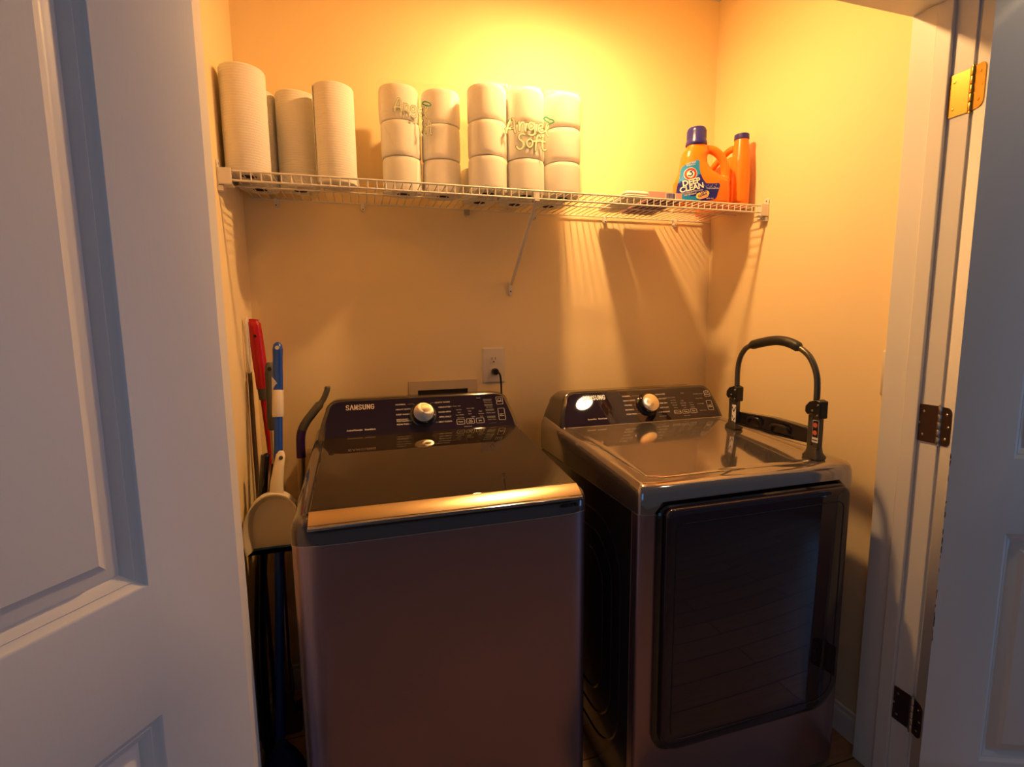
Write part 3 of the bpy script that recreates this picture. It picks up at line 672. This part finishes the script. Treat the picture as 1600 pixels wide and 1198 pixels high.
# torn pack: loose crumpled film over the left column, lettering sunk into the gap
AX = (.5035, .633)
wrapA = thing('toilet_paper_wrap', (.56, -.15, T0), 'torn crumpled film hanging over the left column of the two-column pack', 'plastic wrap')
def ysurf(x, z):
    y = hug(x, (.4975, .6335), -.138, .0665, .84); y -= .0035*abs(noise.noise(Vector((x*35, z*25, 7))))+.001
    return y
g = MB(); NX, NZ = 34, 34; idx = {}; vs_ = []; fs = []
for j in range(NZ+1):
    for i in range(NX+1):
        z = T0+.008+(.330-.008)*j/NZ; xl = .4300-.004*math.sin(j*.5)*.4
        xr_ = .570+.10*sst(j/NZ, .30, .75)-.02*math.sin(j*1.3)*.3
        x = xl+(xr_-xl)*i/NX
        y = ysurf(x, z); zz = z
        if j >= NZ-2: y += .03*(j-NZ+2)/2; zz = T0+.326+.004*(j-NZ+2)
        if x < .4415: y += .03*((.4415-x)/.01)
        idx[(i, j)] = len(vs_); vs_.append((x, y, zz))
for j in range(NZ):
    for i in range(NX): fs.append((idx[(i, j)], idx[(i+1, j)], idx[(i+1, j+1)], idx[(i, j+1)]))
g.add(vs_, fs); g.build('film', 'film', wrapA, fixn=False)
# folded creases of film
for k, P in enumerate([[(.437, 1.98), (.452, 1.945), (.470, 1.912), (.494, 1.872), (.514, 1.842)], [(.455, 2.07), (.470, 2.04), (.483, 2.015)], [(.472, 2.075), (.486, 2.045), (.492, 2.02)], [(.437, 1.985), (.452, 2.0), (.49, 1.985), (.53, 1.99)]]):
    MB().tube([(x, ysurf(x, z)-.002, z) for x, z in [(q.x, q.z) for q in smooth_path([(a, 0, b) for a, b in P], 4)]], [.0003]+[.0011]*(4*(len(P)-1)-1)+[.0003], 5, flat=(1, .5)).build('film_crease', 'film', wrapA)
def fA(a, b, h):
    u = a+.085; x = .478+u*.70; z = 2.007+b*.85-.012*sst(u, 0, .1)
    return (x, hug(x, (.4975, .6335), -.138, .0665, .85)-.0028-h-.001, z)
def fA2(a, b, h):
    x = .576+a*.34; z = 1.990+b*.95
    return (x, hug(x, (.4975, .6335), -.138, .0665, .85)-.0028-h-.001, z)
letters(wrapA, fA, fA2)

# ================================================================ small items on the shelf
pad = thing('folded_cloth', (1.262, -.17, T0), 'thin folded white cloth lying on the shelf left of the pink box', 'cloth')
m = MB()
def padring(ins, z, s=0): return [(x+(y+.34)*.09, y, z+.0012*noise.noise(Vector((x*30, y*30, s)))) for x, y in rrect(1.225+ins, 1.318-ins, -.305+ins, -.04-ins, .015, 5)]
m.rings([padring(.006, T0+.0015), padring(0, T0+.005), padring(.002, T0+.009), padring(0, T0+.013), padring(.001, T0+.017, 3), padring(.008, T0+.022, 5), padring(.03, T0+.024, 6)])
m.build('fabric', 'cloth', pad)
bx = thing('dryer_sheet_box', (1.40, -.16, T0), 'flat pink and purple box with a barcode, left of the labelled orange bottle', 'box')
sk = lambda x, y: (x+(y+.28)*.10, y)
m = MB(); m.rings([[sk(x, y)+(T0+z,) for x, y in rrect(1.330, 1.462, -.285, -.045, .0006, 1)] for z in (.0, .027)]); 
bo = m.build('carton', 'boxpink', bx, smooth=20)
m = MB(); m.rings([[sk(x, y)+(T0+z,) for x, y in rrect(1.3296, 1.4624, -.2856, -.0446, .0006, 1)] for z in (-.0002, .0026)]); m.build('carton_base', 'boxpurple', bx, smooth=20)
m = MB(); yy = -.2861
m.add([(1.394, yy, T0+.004), (1.436, yy, T0+.004), (1.436, yy, T0+.025), (1.394, yy, T0+.025)], [(0, 1, 2, 3)], 0)
random.seed(9); x = 1.397
while x < 1.433:
    w = random.choice((.0008, .0014, .002)); m.add([(x, yy-.0004, T0+.006), (x+w, yy-.0004, T0+.006), (x+w, yy-.0004, T0+.024), (x, yy-.0004, T0+.024)], [(0, 1, 2, 3)], 1); x += w+random.choice((.0008, .0012))
m.build('barcode', ['labwhite', 'labnavy'], bo, smooth=None)

# ---------------------------------------------------------------- detergent bottles
def superring(cx, a, b, z, p=2.6, n=40):
    out = []
    for k in range(n):
        t = 2*math.pi*k/n; c, s = math.cos(t), math.sin(t)
        out.append((cx+a*math.copysign(abs(c)**(2/p), c), b*math.copysign(abs(s)**(2/p), s), z))
    return out
def remeshed(mb, name, mt, parent, vox=.0022, smooth_it=4):
    o = mb.build(name, mt, parent, local=True, smooth=180)
    r = o.modifiers.new('remesh', 'REMESH'); r.mode = 'VOXEL'; r.voxel_size = vox; r.use_smooth_shade = True
    s_ = o.modifiers.new('smooth', 'SMOOTH'); s_.iterations = smooth_it; s_.factor = .6
    return o
b1 = thing('detergent_bottle', (1.489, -.190, T0), 'orange detergent bottle with blue cap and a teal and navy label facing out', 'bottle', rz=R_(-19))
# local coordinates: x 0..0.206, y depth, z up
prof = [(.103, .086, .030, .000), (.102, .097, .038, .004), (.102, .101, .043, .014), (.102, .102, .045, .05), (.100, .100, .045, .085), (.091, .082, .044, .105), (.078, .060, .043, .125), (.070, .048, .042, .150), (.070, .045, .040, .172), (.075, .046, .037, .190), (.078, .038, .033, .205), (.079, .032, .030, .218)]
def fill(pr, m):
    rg = []
    for i in range(len(pr)-1):
        for k in range(3):
            t = k/3; rg.append(superring(*[pr[i][q]+(pr[i+1][q]-pr[i][q])*t for q in range(4)]))
    rg.append(superring(*pr[-1])); m.rings(rg)
mb = MB(); fill(prof, mb)
mb.tube(smooth_path([(.085, 0, .190), (.112, 0, .203), (.140, 0, .200), (.165, 0, .182), (.182, 0, .152), (.188, 0, .118), (.184, 0, .085), (.166, 0, .060)], 5), [.019]*6+[.0155]*22+[.019]*8, 14, flat=(1, 1))
remeshed(mb, 'body', 'orange', b1)
c = MB(); cx = .0785
c.lathe([(0, .216), (.0365, .216), (.0385, .219), (.0375, .228), (.034, .236), (.0335, .262), (.0325, .274), (.029, .278), (0, .278)], (cx, 0, 0), n=36)
for k in range(36):
    a = 2*math.pi*k/36; c.tube([(cx+.0337*math.cos(a), .0337*math.sin(a), .238), (cx+.0332*math.cos(a), .0332*math.sin(a), .268)], .0009, 5)
c.build('cap', 'navy', b1, local=True)
def front1(x, z):
    for i in range(len(prof)-1):
        if prof[i][3] <= z <= prof[i+1][3]:
            t = (z-prof[i][3])/(prof[i+1][3]-prof[i][3]); cx_, a, b = [prof[i][q]+(prof[i+1][q]-prof[i][q])*t for q in range(3)]; break
    else: cx_, a, b = prof[-2][:3]
    u = min(.985, abs(x-cx_)/a); return -b*(1-u**2.6)**(1/2.6)
LAB = [(-0.023, 0.141), (0.001, 0.15), (0.026, 0.156), (0.029, 0.135), (0.031, 0.116), (0.041, 0.091), (0.049, 0.079), (0.056, 0.074), (0.078, 0.073), (0.1, 0.074), (0.104, 0.062), (0.098, 0.044), (0.088, 0.019), (0.044, 0.013), (0.005, 0.014), (-0.04, 0.016), (-0.046, 0.041), (-0.044, 0.072), (-0.036, 0.106), (-0.03, 0.134)]
LO = .0510
def inpoly(x, y, P):
    c_ = False
    for i in range(len(P)):
        x1_, y1_ = P[i]; x2_, y2_ = P[i-1]
        if (y1_ > y) != (y2_ > y) and x < (x2_-x1_)*(y-y1_)/(y2_-y1_)+x1_: c_ = not c_
    return c_
def lf1(h): return lambda a, b: (a+LO, front1(a+LO, b)-.0010-h, b)
lm = MB(); st_ = .003; bmx = bmesh.new()
# label mesh: triangulated outline subdivided on a grid, wrapped to the bottle front
vv = [bmx.verts.new((a, b, 0)) for a, b in [(q.x, q.y) for q in smooth_path([(a, b, 0) for a, b in LAB+[LAB[0]]], 3)[:-1]]]
bmx.faces.new(vv)
for ax_ in (0, 1):
    for k in range(-20, 60):
        n_ = Vector((1, 0, 0)) if ax_ == 0 else Vector((0, 1, 0)); bmesh.ops.bisect_plane(bmx, geom=bmx.verts[:]+bmx.edges[:]+bmx.faces[:], plane_co=n_*(k*.005), plane_no=n_)
bmx.verts.index_update()
def labmat(x, y):  # teal top and lower swoosh, navy elsewhere
    if y > .094+.35*(x+.0): return 0
    if y < .045-.25*(x+.05) and y > .016 and x < .035: return 0
    return 1
V_ = [lf1(.0)(v.co.x, v.co.y) for v in bmx.verts]
for f_ in bmx.faces:
    cc = f_.calc_center_median(); lm.f.append([v.index for v in f_.verts]); lm.mi.append(labmat(cc.x, cc.y))
lm.v = [Vector(v) for v in V_]; bmx.free()
lo = lm.build('label', ['teal', 'labnavy'], b1, local=True, smooth=60)
m = MB(); f = lf1(.0006)
def disc(m, cx_, cy_, r, h, mi, n=28, r0=0):
    ff = lf1(h)
    for q in range(3):
        ra, rb = r*q/3, r*(q+1)/3
        m.add([ff(cx_+ra*math.cos(2*math.pi*k/n), cy_+ra*math.sin(2*math.pi*k/n)) for k in range(n)]+[ff(cx_+rb*math.cos(2*math.pi*k/n), cy_+rb*math.sin(2*math.pi*k/n)) for k in range(n)], [(k, (k+1) % n, n+(k+1) % n, n+k) for k in range(n)], mi)
disc(m, -.002, .108, .0225, .0005, 1); disc(m, -.002, .108, .0210, .0008, 2); disc(m, -.002, .108, .0132, .0011, 1)
ribbon(m, [(-.010, .103), (-.003, .101), (.003, .104), (.004, .110), (-.001, .114)], .0042, lf1(.0014), 3); ribbon(m, [(-.005, .115), (.003, .118)], .004, lf1(.0014), 3)
m2 = lf1(.0012)
def sl(a0, b0, ang): 
    c_, s_ = math.cos(ang), math.sin(ang); return lambda a, b: m2(a0+a*c_-b*s_, b0+a*s_+b*c_)
put_text(m, 'DEEP', 0, 0, .027, sl(.001, .0795, .17), 1, offset=.0008); put_text(m, 'CLEAN', 0, 0, .0265, sl(.004, .0595, .17), 1, offset=.0008)
put_text(m, 'HIGH CONCENTRATION', 0, 0, .0075, sl(.000, .0445, .14), 1); put_text(m, 'DETERGENT', 0, 0, .0075, sl(.000, .037, .12), 1)
put_text(m, 'OUR BEST', 0, 0, .0075, sl(-.001, .146, .1), 1); put_text(m, 'FORMULA', 0, 0, .0065, sl(-.001, .139, .1), 1)
ribbon(m, [(.030, .030), (.055, .038)], .022, lf1(.0009), 4); ribbon(m, [(.034, .022), (.058, .029)], .009, lf1(.0012), 5)
put_text(m, 'OXI', 0, 0, .013, (lambda a, b: lf1(.0016)(.044+a*.96-b*.28, .044+a*.28+b*.96)), 6, offset=.0005); put_text(m, 'CLEAN', 0, 0, .0105, (lambda a, b: lf1(.0016)(.042+a*.96-b*.28, .033+a*.28+b*.96)), 6, offset=.0004)
random.seed(4)
for k in range(26): ribbon(m, [(.045+.05*random.random(), .058+.014*random.random())]*1, .0016, lf1(.0012), 1, n=5)
put_text(m, 'STAIN FIGHTERS', .078, .055, .0062, lf1(.0012), 1); put_text(m, '100 FL OZ', .068, .020, .0062, lf1(.0012), 1)
m.build('label_print', ['teal', 'labwhite', 'labred', 'labnavy', 'labyellow', 'labpeach', 'labnavy'], lo, local=True, smooth=None, fixn=False)

b2 = thing('detergent_bottle', (1.7495, -.235, T0), 'orange jug seen edge-on with narrow blue cap, right of the labelled bottle', 'bottle', rz=R_(104))
mb = MB()
prof2 = [(.085, .108, .031, .000), (.085, .114, .037, .006), (.085, .116, .038, .05), (.083, .113, .037, .10), (.070, .097, .036, .135), (.052, .077, .035, .155), (.030, .052, .033, .172), (.015, .034, .031, .190)]
fill(prof2, mb)
mb.lathe([(0, .02), (.034, .02), (.0345, .10), (.0325, .17), (.028, .215), (.0245, .250), (0, .250)], (.003, 0, 0), n=30)
mb.tube(smooth_path([(.012, 0, .222), (.045, 0, .226), (.080, 0, .212), (.115, 0, .188), (.150, 0, .155), (.172, 0, .115), (.175, 0, .08)], 5), [.0125]*31, 12)
remeshed(mb, 'body', 'orange', b2)
MB().lathe([(0, .248), (.0262, .248), (.0268, .251), (.0262, .266), (.024, .268), (0, .268)], (.003, 0, 0), n=30).build('cap', 'navy', b2, local=True)
MB().add([(.060, .0395, .02), (.150, .0395, .02), (.140, .0385, .11), (.075, .0385, .11)], [(0, 1, 2, 3)]).build('label', 'labnavy', b2, local=True)

# ================================================================ WALL PLATES
ol = thing('power_outlet', (.835, -.003, 1.185), 'cream duplex wall outlet with a black plug in its lower socket', 'outlet')
m = MB(); m.rings([[(x, y_, z) for x, z in rrect(.791+i_, .879-i_, 1.116+i_, 1.254-i_, .004, 3)] for i_, y_ in ((0, -.0004), (0, -.003), (.003, -.0062), (.006, -.007))]); m.build('cover_plate', 'outlet', ol)
for zc in (1.207, 1.163):
    r_ = MB(); P = []
    for k in range(24):
        a = 2*math.pi*k/24; P.append((.835+.0175*math.cos(a), zc+max(-.0135, min(.0135, .0175*math.sin(a)))))
    r_.rings([[(x, -.0068, z) for x, z in P], [(x, -.0088, z) for x, z in P]]); ro = r_.build('receptacle', 'outlet', ol)
    s_ = MB(); s_.box(.8275, .8295, -.0092, -.0086, zc-.001, zc+.009).box(.8405, .8425, -.0092, -.0086, zc-.001, zc+.009); s_.lathe([(0, -.0092), (.0028, -.0092), (.0028, -.0086)], (.835, 0, zc-.008), n=10, axis='Y'); s_.build('slots', 'slot', ro)
MB().lathe([(0, -.0078), (.003, -.0078), (.003, -.0070)], (.835, 0, 1.185), n=10, axis='Y').build('screw', 'outlet', ol)
pco = MB().tube(smooth_path([(.838, -.030, 1.163), (.846, -.043, 1.158), (.853, -.040, 1.140), (.857, -.034, 1.09), (.858, -.030, 1.03), (.850, -.028, .90), (.835, -.035, .60), (.80, -.080, .50)], 5), .0038, 8).build('power_cord', 'black', wash)
MB().rings([[(.838+r1_*math.cos(a), y_, 1.161+r2_*math.sin(a)) for a in [2*math.pi*k/16 for k in range(16)]] for y_, r1_, r2_ in ((-.0094, .0135, .0125), (-.014, .0145, .0135), (-.030, .0125, .0125), (-.036, .009, .010))]).build('plug', 'black', pco)
wb = thing('washer_supply_box', (.639, -.003, 1.08), 'recessed cream washer supply box in the wall behind the washer', 'supply box')
m = MB(); A0, A1, B0, B1 = .509, .769, .93, 1.134; a0, a1, b0, b1_ = .543, .732, .97, 1.100
for (x0_, x1_, z0_, z1_) in ((A0, A1, b1_, B1), (A0, A1, B0, b0), (A0, a0, b0, b1_), (a1, A1, b0, b1_)): m.box(x0_, x1_, -.006, -.0004, z0_, z1_)
m.build('flange', 'plate', wb, bevel=.0008)
MB().box(a0, a1, -.0012, -.0004, b0, b1_).build('box_recess', 'slot', wb)
sw = thing('light_switch_plate', (W-.003, -.80, 1.19), 'edge of a cream switch plate on the right wall next to the door jamb', 'switch plate')
MB().rings([[(x_, y, z) for y, z in rrect(-.8335+i_, -.790-i_, 1.128+i_, 1.258-i_, .004, 3)] for i_, x_ in ((0, W-.0004), (0, W-.003), (.003, W-.0062))]).build('cover_plate', 'outlet', sw)

# ================================================================ CLEANING TOOLS, left gap
G = 'cleaning tools leaning in the gap left of the washer'
# blue broom
def along(a, b, t): return tuple(a[i]+(b[i]-a[i])*t for i in range(3))
A_, B_ = (.070, -.43, .12), (.102, -.19, 1.296)
bl = thing('broom', (.07, -.43, 0), 'broom with a bright blue pole, pale collar and dark blue head', 'broom')
zt = lambda z: along(A_, B_, (z-A_[2])/(B_[2]-A_[2]))
MB().tube([zt(.10), zt(1.10)], .0125, 14).build('pole', 'bluep', bl)
hg = MB(); hg.tube([zt(1.09), zt(1.13), zt(1.25), zt(1.275), zt(1.29), zt(1.297)], [.0135, .0148, .0145, .0150, .0125, .005], 16, flat=(1, .8))
hgo = hg.build('hand_grip', 'bluep', bl)
p = Vector(zt(1.281)); MB().lathe([(0, -.0135), (.0062, -.0135), (.0062, .0135), (0, .0135)], (p.x, p.y, p.z), n=14, axis='Y').build('hanging_hole', 'pale', hgo)
MB().tube([zt(1.072), zt(1.078), zt(1.145), zt(1.152)], [.0150, .0168, .0165, .0150], 16).build('collar', 'pale', bl)
c = MB(); vv_ = []; q = Vector(zt(1.15)); 
c.add([(q.x-.0165, q.y-.004, q.z-.002), (q.x+.0165, q.y-.004, q.z-.002), (q.x-.013, q.y-.010, q.z+.045), (q.x-.0165, q.y+.01, q.z-.002), (q.x+.0165, q.y+.010, q.z-.002)], [(0, 1, 2), (3, 2, 4), (0, 2, 3), (1, 4, 2), (0, 3, 4, 1)])
c.build('collar_tip', 'pale', bl)
hb = MB()
def fan(w, d, z): return [(x, y, z) for x, y in rrect(.078-w, .078+w, -.448-d, -.448+d, min(w, d)*.8, 4)]
hb.rings([fan(.014, .014, .165), fan(.022, .016, .150), fan(.040, .022, .125), fan(.055, .026, .095), fan(.062, .028, .07)]); hb.build('head', 'darkblue', bl)
hb = MB(); hb.rings([fan(.060, .026, .071), fan(.066, .030, .035), fan(.070, .032, .0005)]); hb.build('bristles', 'bristle', bl)
# dustpan
dp = thing('dustpan', (.085, -.37, .72), 'pale plastic dustpan with a blue lip clipped on the blue broom pole', 'dustpan')
PY = -.358
panR = [(-.002, 0), (.0, 0)]
def pan_out(s=1.0):
    P = []
    L = [(.013, .710), (.007, .760), (.013, .806), (.029, .842), (.051, .864), (.074, .874), (.096, .875), (.118, .869), (.134, .856), (.149, .835), (.155, .80), (.156, .76), (.155, .710)]
    cx_, cz_ = .09, .78
    return [(cx_+(a-cx_)*s, cz_+(b-cz_)*s) for a, b in L]
m = MB(); o_ = [(q.x, q.z) for q in smooth_path([(a, 0, b) for a, b in pan_out()], 4)]; i_ = [(q.x, q.z) for q in smooth_path([(a, 0, b) for a, b in pan_out()], 4)]
def insetp(P, d):
    out = []; cz_ = .745
    for a, b in P:
        dx_, dz_ = a-.083, b-.76; L = math.hypot(dx_, dz_); k = (1-d/L); out.append((.083+dx_*k, max(.710, .76+dz_*k) if b > .7101 else .710))
    return out
def yb_(b): return PY+.018*(b-.745)/.16   # pan floor deepens toward the lip
m.rings([[(a, PY+.016, b) for a, b in o_], [(a, PY-.018-.018*max(0, (.87-b))/.16, b) for a, b in o_], [(a, PY-.018-.018*max(0, (.87-b))/.16, b) for a, b in insetp(o_, .004)],
         [(a, PY+.004, b) for a, b in insetp(o_, .020)]], cap0=True, cap1=True)
m.build('pan', 'pale', dp, smooth=35)
MB().tube([(.013, PY-.001, .709), (.155, PY-.001, .709)], .004, 8, flat=(1, 1.6)).build('rubber_lip', 'bluerub', dp)
m = MB(); m.tube([(.0955, PY+.004, .862), (.0975, PY+.010, .900), (.104, PY+.025, .945), (.1090, PY+.036, .975), (.1110, PY+.040, .986)], [.021, .0185, .0155, .0135, .006], 16, flat=(1, .6))
ho = m.build('handle', 'pale', dp)
MB().lathe([(0, -.0115), (.0055, -.0115), (.0055, .0115), (0, .0115)], (.1110, PY+.032, .969), n=12, axis='Y').build('hanging_hole', 'greyrub', ho)
# grey-grip mop with metal pole
gm = thing('mop', (.10, -.16, 0), 'mop with a grey rubber grip and golden metal pole between red and blue handles', 'mop')
T_, K_ = Vector((.0675, -.135, 1.232)), Vector((.062, -.19, .02))
ln_ = lambda z: tuple(T_+(K_-T_)*((T_.z-z)/(T_.z-K_.z)))
gg = MB(); gg.tube([ln_(1.232), ln_(1.222), ln_(1.205), ln_(1.195), ln_(1.10), ln_(1.09), ln_(1.020), ln_(1.015)], [.008, .0145, .0160, .0175, .0165, .0182, .0182, .014], 16)
ggo = gg.build('grip', 'greyrub', gm)
p = Vector(ln_(1.212)); MB().lathe([(0, -.0165), (.0065, -.0165), (.0065, -.013), (0, -.013)], (p.x, p.y, p.z), n=12, axis='Y').build('hanging_hole', 'black', ggo)
MB().tube([ln_(1.03), ln_(.12)], .0112, 14).build('pole', 'goldpole', gm)
m = MB(); m.rings([[(x, y, z) for x, y in rrect(.0325, .100, -.222, -.164, .012, 3)] for z in (.0004, .03)]+[[(x, y, .05) for x, y in rrect(.044, .080, -.208, -.176, .010, 3)]]+[[(x, y, .13) for x, y in rrect(.050, .074, -.200, -.174, .010, 3)]]); m.build('mop_head', 'greyrub', gm)
# red-handled duster
rd = thing('duster', (.09, -.16, 0), 'long red handled duster leaning into the left corner, tallest of the tools', 'duster')
P = smooth_path([(.0215, -.090, 1.370), (.0212, -.090, 1.354), (.0260, -.090, 1.295), (.0300, -.090, 1.225), (.0320, -.090, 1.175), (.0340, -.090, 1.143)], 4)
MB().tube(P, [.009]+[.0145]*3+[.0205]*10+[.0190]*7, 16, flat=(.75, 1)).build('grip', 'red', rd)
MB().tube([(.0340, -.090, 1.145), (.0355, -.090, 1.108)], [.0165, .0150], 14).build('collar', 'greyrub', rd)
MB().tube([(.0355, -.090, 1.110), (.0420, -.090, .93), (.040, -.070, .50), (.036, -.052, .16)], [.0120, .0085, .0080, .0080], 12).build('pole', 'red', rd)
MB().lathe([(0, -.0185), (.0045, -.0185), (.0045, -.015), (0, -.015)], (.0250, -.088, 1.315), n=10, axis='Y').build('hanging_hole', 'black', rd)
m = MB(); m.lathe([(0, .0005), (.018, .002), (.0225, .04), (.021, .10), (.014, .15), (0, .165)], (.036, -.040, 0), n=24); m.build('duster_head', 'greyrub', rd)
# pale loop handle on the left wall
lp = thing('loop_handled_brush', (.03, -.2, 0), 'brush with a pale loop handle against the left wall behind the red handle', 'brush')
P = [(.0105, -.150+.017*math.cos(R_(a))*(1.0 if math.sin(R_(a)) < 0 else .7), 1.285+.085*math.sin(R_(a))) for a in range(-90, 271, 15)]
MB().tube(P, .0048, 8, caps=False, flat=(1, .7)).build('loop_handle', 'pale', lp)
MB().tube([(.0105, -.150, 1.205), (.0125, -.170, .90), (.022, -.205, .10)], .0062, 10).build('pole', 'core', lp)
m = MB(); m.rings([[(x, y, z) for x, y in rrect(.0135, .0310, -.285, -.155, .008, 3)] for z in (.0004, .07)]+[[(x, y, .11) for x, y in rrect(.016, .033, -.235, -.205, .006, 3)]]); m.build('brush_head', 'greyrub', lp)
# black double-tube wand
bw = thing('vacuum_wand', (.025, -.43, 0), 'glossy black tube wand standing behind the dustpan next to the left wall', 'wand')
MB().tube(smooth_path([(.0645, -.298, .968), (.0620, -.300, .955), (.0440, -.300, .81), (.0260, -.312, .60), (.0148, -.335, .36), (.0135, -.340, .001)], 5), [.006]+[.0125]*25, 14).build('tube', 'blackgloss', bw)
MB().tube(smooth_path([(.0800, -.300, .945), (.0780, -.302, .92), (.0600, -.302, .78), (.0420, -.312, .60), (.0310, -.335, .36), (.0300, -.340, .004)], 5), .0042, 8).build('side_tube', 'blackgloss', bw)
# curved purple handle
ph = thing('steam_mop', (.135, -.13, 0), 'steam mop with a curved grey and purple handle, just left of the washer', 'mop')
cp = smooth_path([(.2310, -.085, 1.142), (.2300, -.085, 1.128), (.2150, -.085, 1.095), (.1830, -.088, 1.055), (.1560, -.092, 1.020), (.1400, -.095, .980), (.1370, -.097, .905)], 5)
MB().tube(cp[:24], [.006, .009]+[.0105]*10+[.0155]*12, 12, flat=(1, .9)).build('handle', 'greyrub', ph)
MB().tube(cp[20:], .0145, 12).build('sleeve', 'purple', ph)
MB().tube([(.1370, -.097, .915), (.1270, -.115, .50), (.1200, -.135, .08)], .0125, 14).build('pole', 'goldpole', ph)
m = MB(); m.rings([[(x, y, z) for x, y in rrect(.068, .168, -.160, -.102, .014, 4)] for z in (.0004, .03)]+[[(x, y, .055) for x, y in rrect(.100, .140, -.15, -.115, .01, 4)]]+[[(x, y, .10) for x, y in rrect(.107, .133, -.148, -.122, .01, 4)]]); m.build('mop_head', 'purple', ph)

# ================================================================ FOLDED LUGGAGE CART on the dryer
CX = 1.583; ct = thing('folded_hand_cart', (CX, -.61, dtop(-.61)), 'folded metal hand cart with a U-shaped handle standing on the dryer top', 'cart')
zf = lambda y: dtop(y)+.0008
YA, YC = -.452, -.780
bar = smooth_path([(CX, YA-.008, 1.10), (CX, YA-.006, 1.160), (CX, YA-.010, 1.205), (CX, YA-.026, 1.240), (CX, YA-.058, 1.264), (CX, -.60, 1.284), (CX, -.655, 1.284), (CX, YC+.078, 1.270), (CX, YC+.036, 1.244), (CX, YC+.010, 1.200), (CX, YC+.003, 1.150), (CX, YC+.004, 1.08)], 5)
MB().tube(bar, .0085, 12).build('handle_bar', 'cartgrey', ct)
gs = [p for p in bar if p.z > 1.2635]; MB().tube(gs, [.009]+[.0150]*(len(gs)-2)+[.009], 14).build('foam_grip', 'foam', ct)
for y0, zb_ in ((YA, zf(YA)), (YC, zf(YC))):
    s_ = -1 if y0 == YA else -1
    u = MB(); z0_ = zb_+.030; u.box(CX-.012, CX+.006, y0-.021, y0-.001, z0_, 1.098); u.box(CX-.010, CX+.004, y0+.002, y0+.019, z0_, 1.080)
    uo = u.build('upright', 'cartgrey', ct, bevel=.003)
    j = MB(); prof_ = [(y0-.026, 1.072), (y0-.026, 1.122), (y0-.012, 1.126), (y0+.012, 1.118), (y0+.024, 1.104), (y0+.025, 1.088), (y0+.016, 1.080), (y0+.002, 1.084)]
    j.prism(prof_, lambda a, b: (CX-.018, a, b), lambda a, b: (CX+.012, a, b)); jo = j.build('joint', 'black', ct, bevel=.003)
    rv = MB()
    for a, b in ((y0-.019, 1.112), (y0-.019, 1.082), (y0-.002, 1.094)): rv.lathe([(0, CX-.0205), (.003, CX-.0200), (.0035, CX-.0180)], (0, a, b), n=10, axis='X')
    rv.build('rivets', 'steel', jo)
    ft = MB(); ft.rings([[(x, y, zb_+h) for x, y in rrect(CX-a, CX+a, y0-b, y0+b, .006, 3)] for a, b, h in ((.018, .026, -.0005), (.019, .027, .006), (.014, .020, .018), (.011, .018, .036))]); ft.build('foot', 'cartgrey', ct)
m = MB(); prof_ = [(YA-.004, 1.030), (YA-.02, 1.036), (-.615, 1.043), (YC+.03, 1.037), (YC+.02, 1.030), (YC+.02, .992), (-.615, .987), (YA-.005, .995)]
m.prism(prof_, lambda a, b: (CX+.000, a, b), lambda a, b: (CX+.026, a, b)); fp = m.build('folded_platform', 'blackgloss', ct, bevel=.003)
m = MB(); m.tube(smooth_path([(CX-.002, -.52, 1.010), (CX-.010, -.53, 1.027), (CX-.010, -.57, 1.030), (CX-.002, -.58, 1.012)], 4), .0035, 8); m.tube(smooth_path([(CX-.002, -.62, 1.002), (CX-.012, -.63, 1.022), (CX-.012, -.68, 1.026), (CX-.002, -.69, 1.006)], 4), .004, 8)
m.box(CX-.006, CX, -.70, -.47, .992, .997); m.build('platform_latch', 'black', fp)
MB().tube([(CX-.004, YA-.01, .991), (CX-.004, YC+.02, .984)], .0022, 8).build('platform_rail', 'seam', ct)
def sticker(y0, y1, z0, z1, marks, name='sticker'):
    s = MB(); s.add([(CX-.0125, y0, z0), (CX-.0125, y1, z0), (CX-.0125, y1, z1), (CX-.0125, y0, z1)], [(0, 1, 2, 3)], 0)
    for mk in marks(s): pass
    return s.build(name, ['labwhite', 'black', 'stk_red'], ct, smooth=None, fixn=False)
def mk1(s):
    g_ = lambda a, b: (CX-.0129, a, b)
    ribbon(s, [(YA-.003, 1.052), (YA-.011, 1.036), (YA-.019, 1.052)], .0035, g_, 1); ribbon(s, [(YA-.005, 1.022), (YA-.012, 1.006), (YA-.017, 1.014)], .003, g_, 1); yield 0
def mk2(s):
    g_ = lambda a, b: (CX-.0129, a, b)
    s.add([g_(YC-.020, 1.018), g_(YC-.002, 1.018), g_(YC-.002, 1.066), g_(YC-.020, 1.066)], [(0, 1, 2, 3)], 1)
    g2 = lambda a, b: (CX-.0133, a, b)
    ribbon(s, [(YC-.010, 1.053)], .014, g2, 2, n=14); ribbon(s, [(YC-.010, 1.031)], .014, g2, 2, n=14); ribbon(s, [(YC-.004, 1.010), (YC-.018, 1.010)], .003, g2, 1); yield 0
sticker(YA-.021, YA-.002, 1.000, 1.060, mk1); sticker(YC-.021, YC-.001, 1.003, 1.067, mk2)
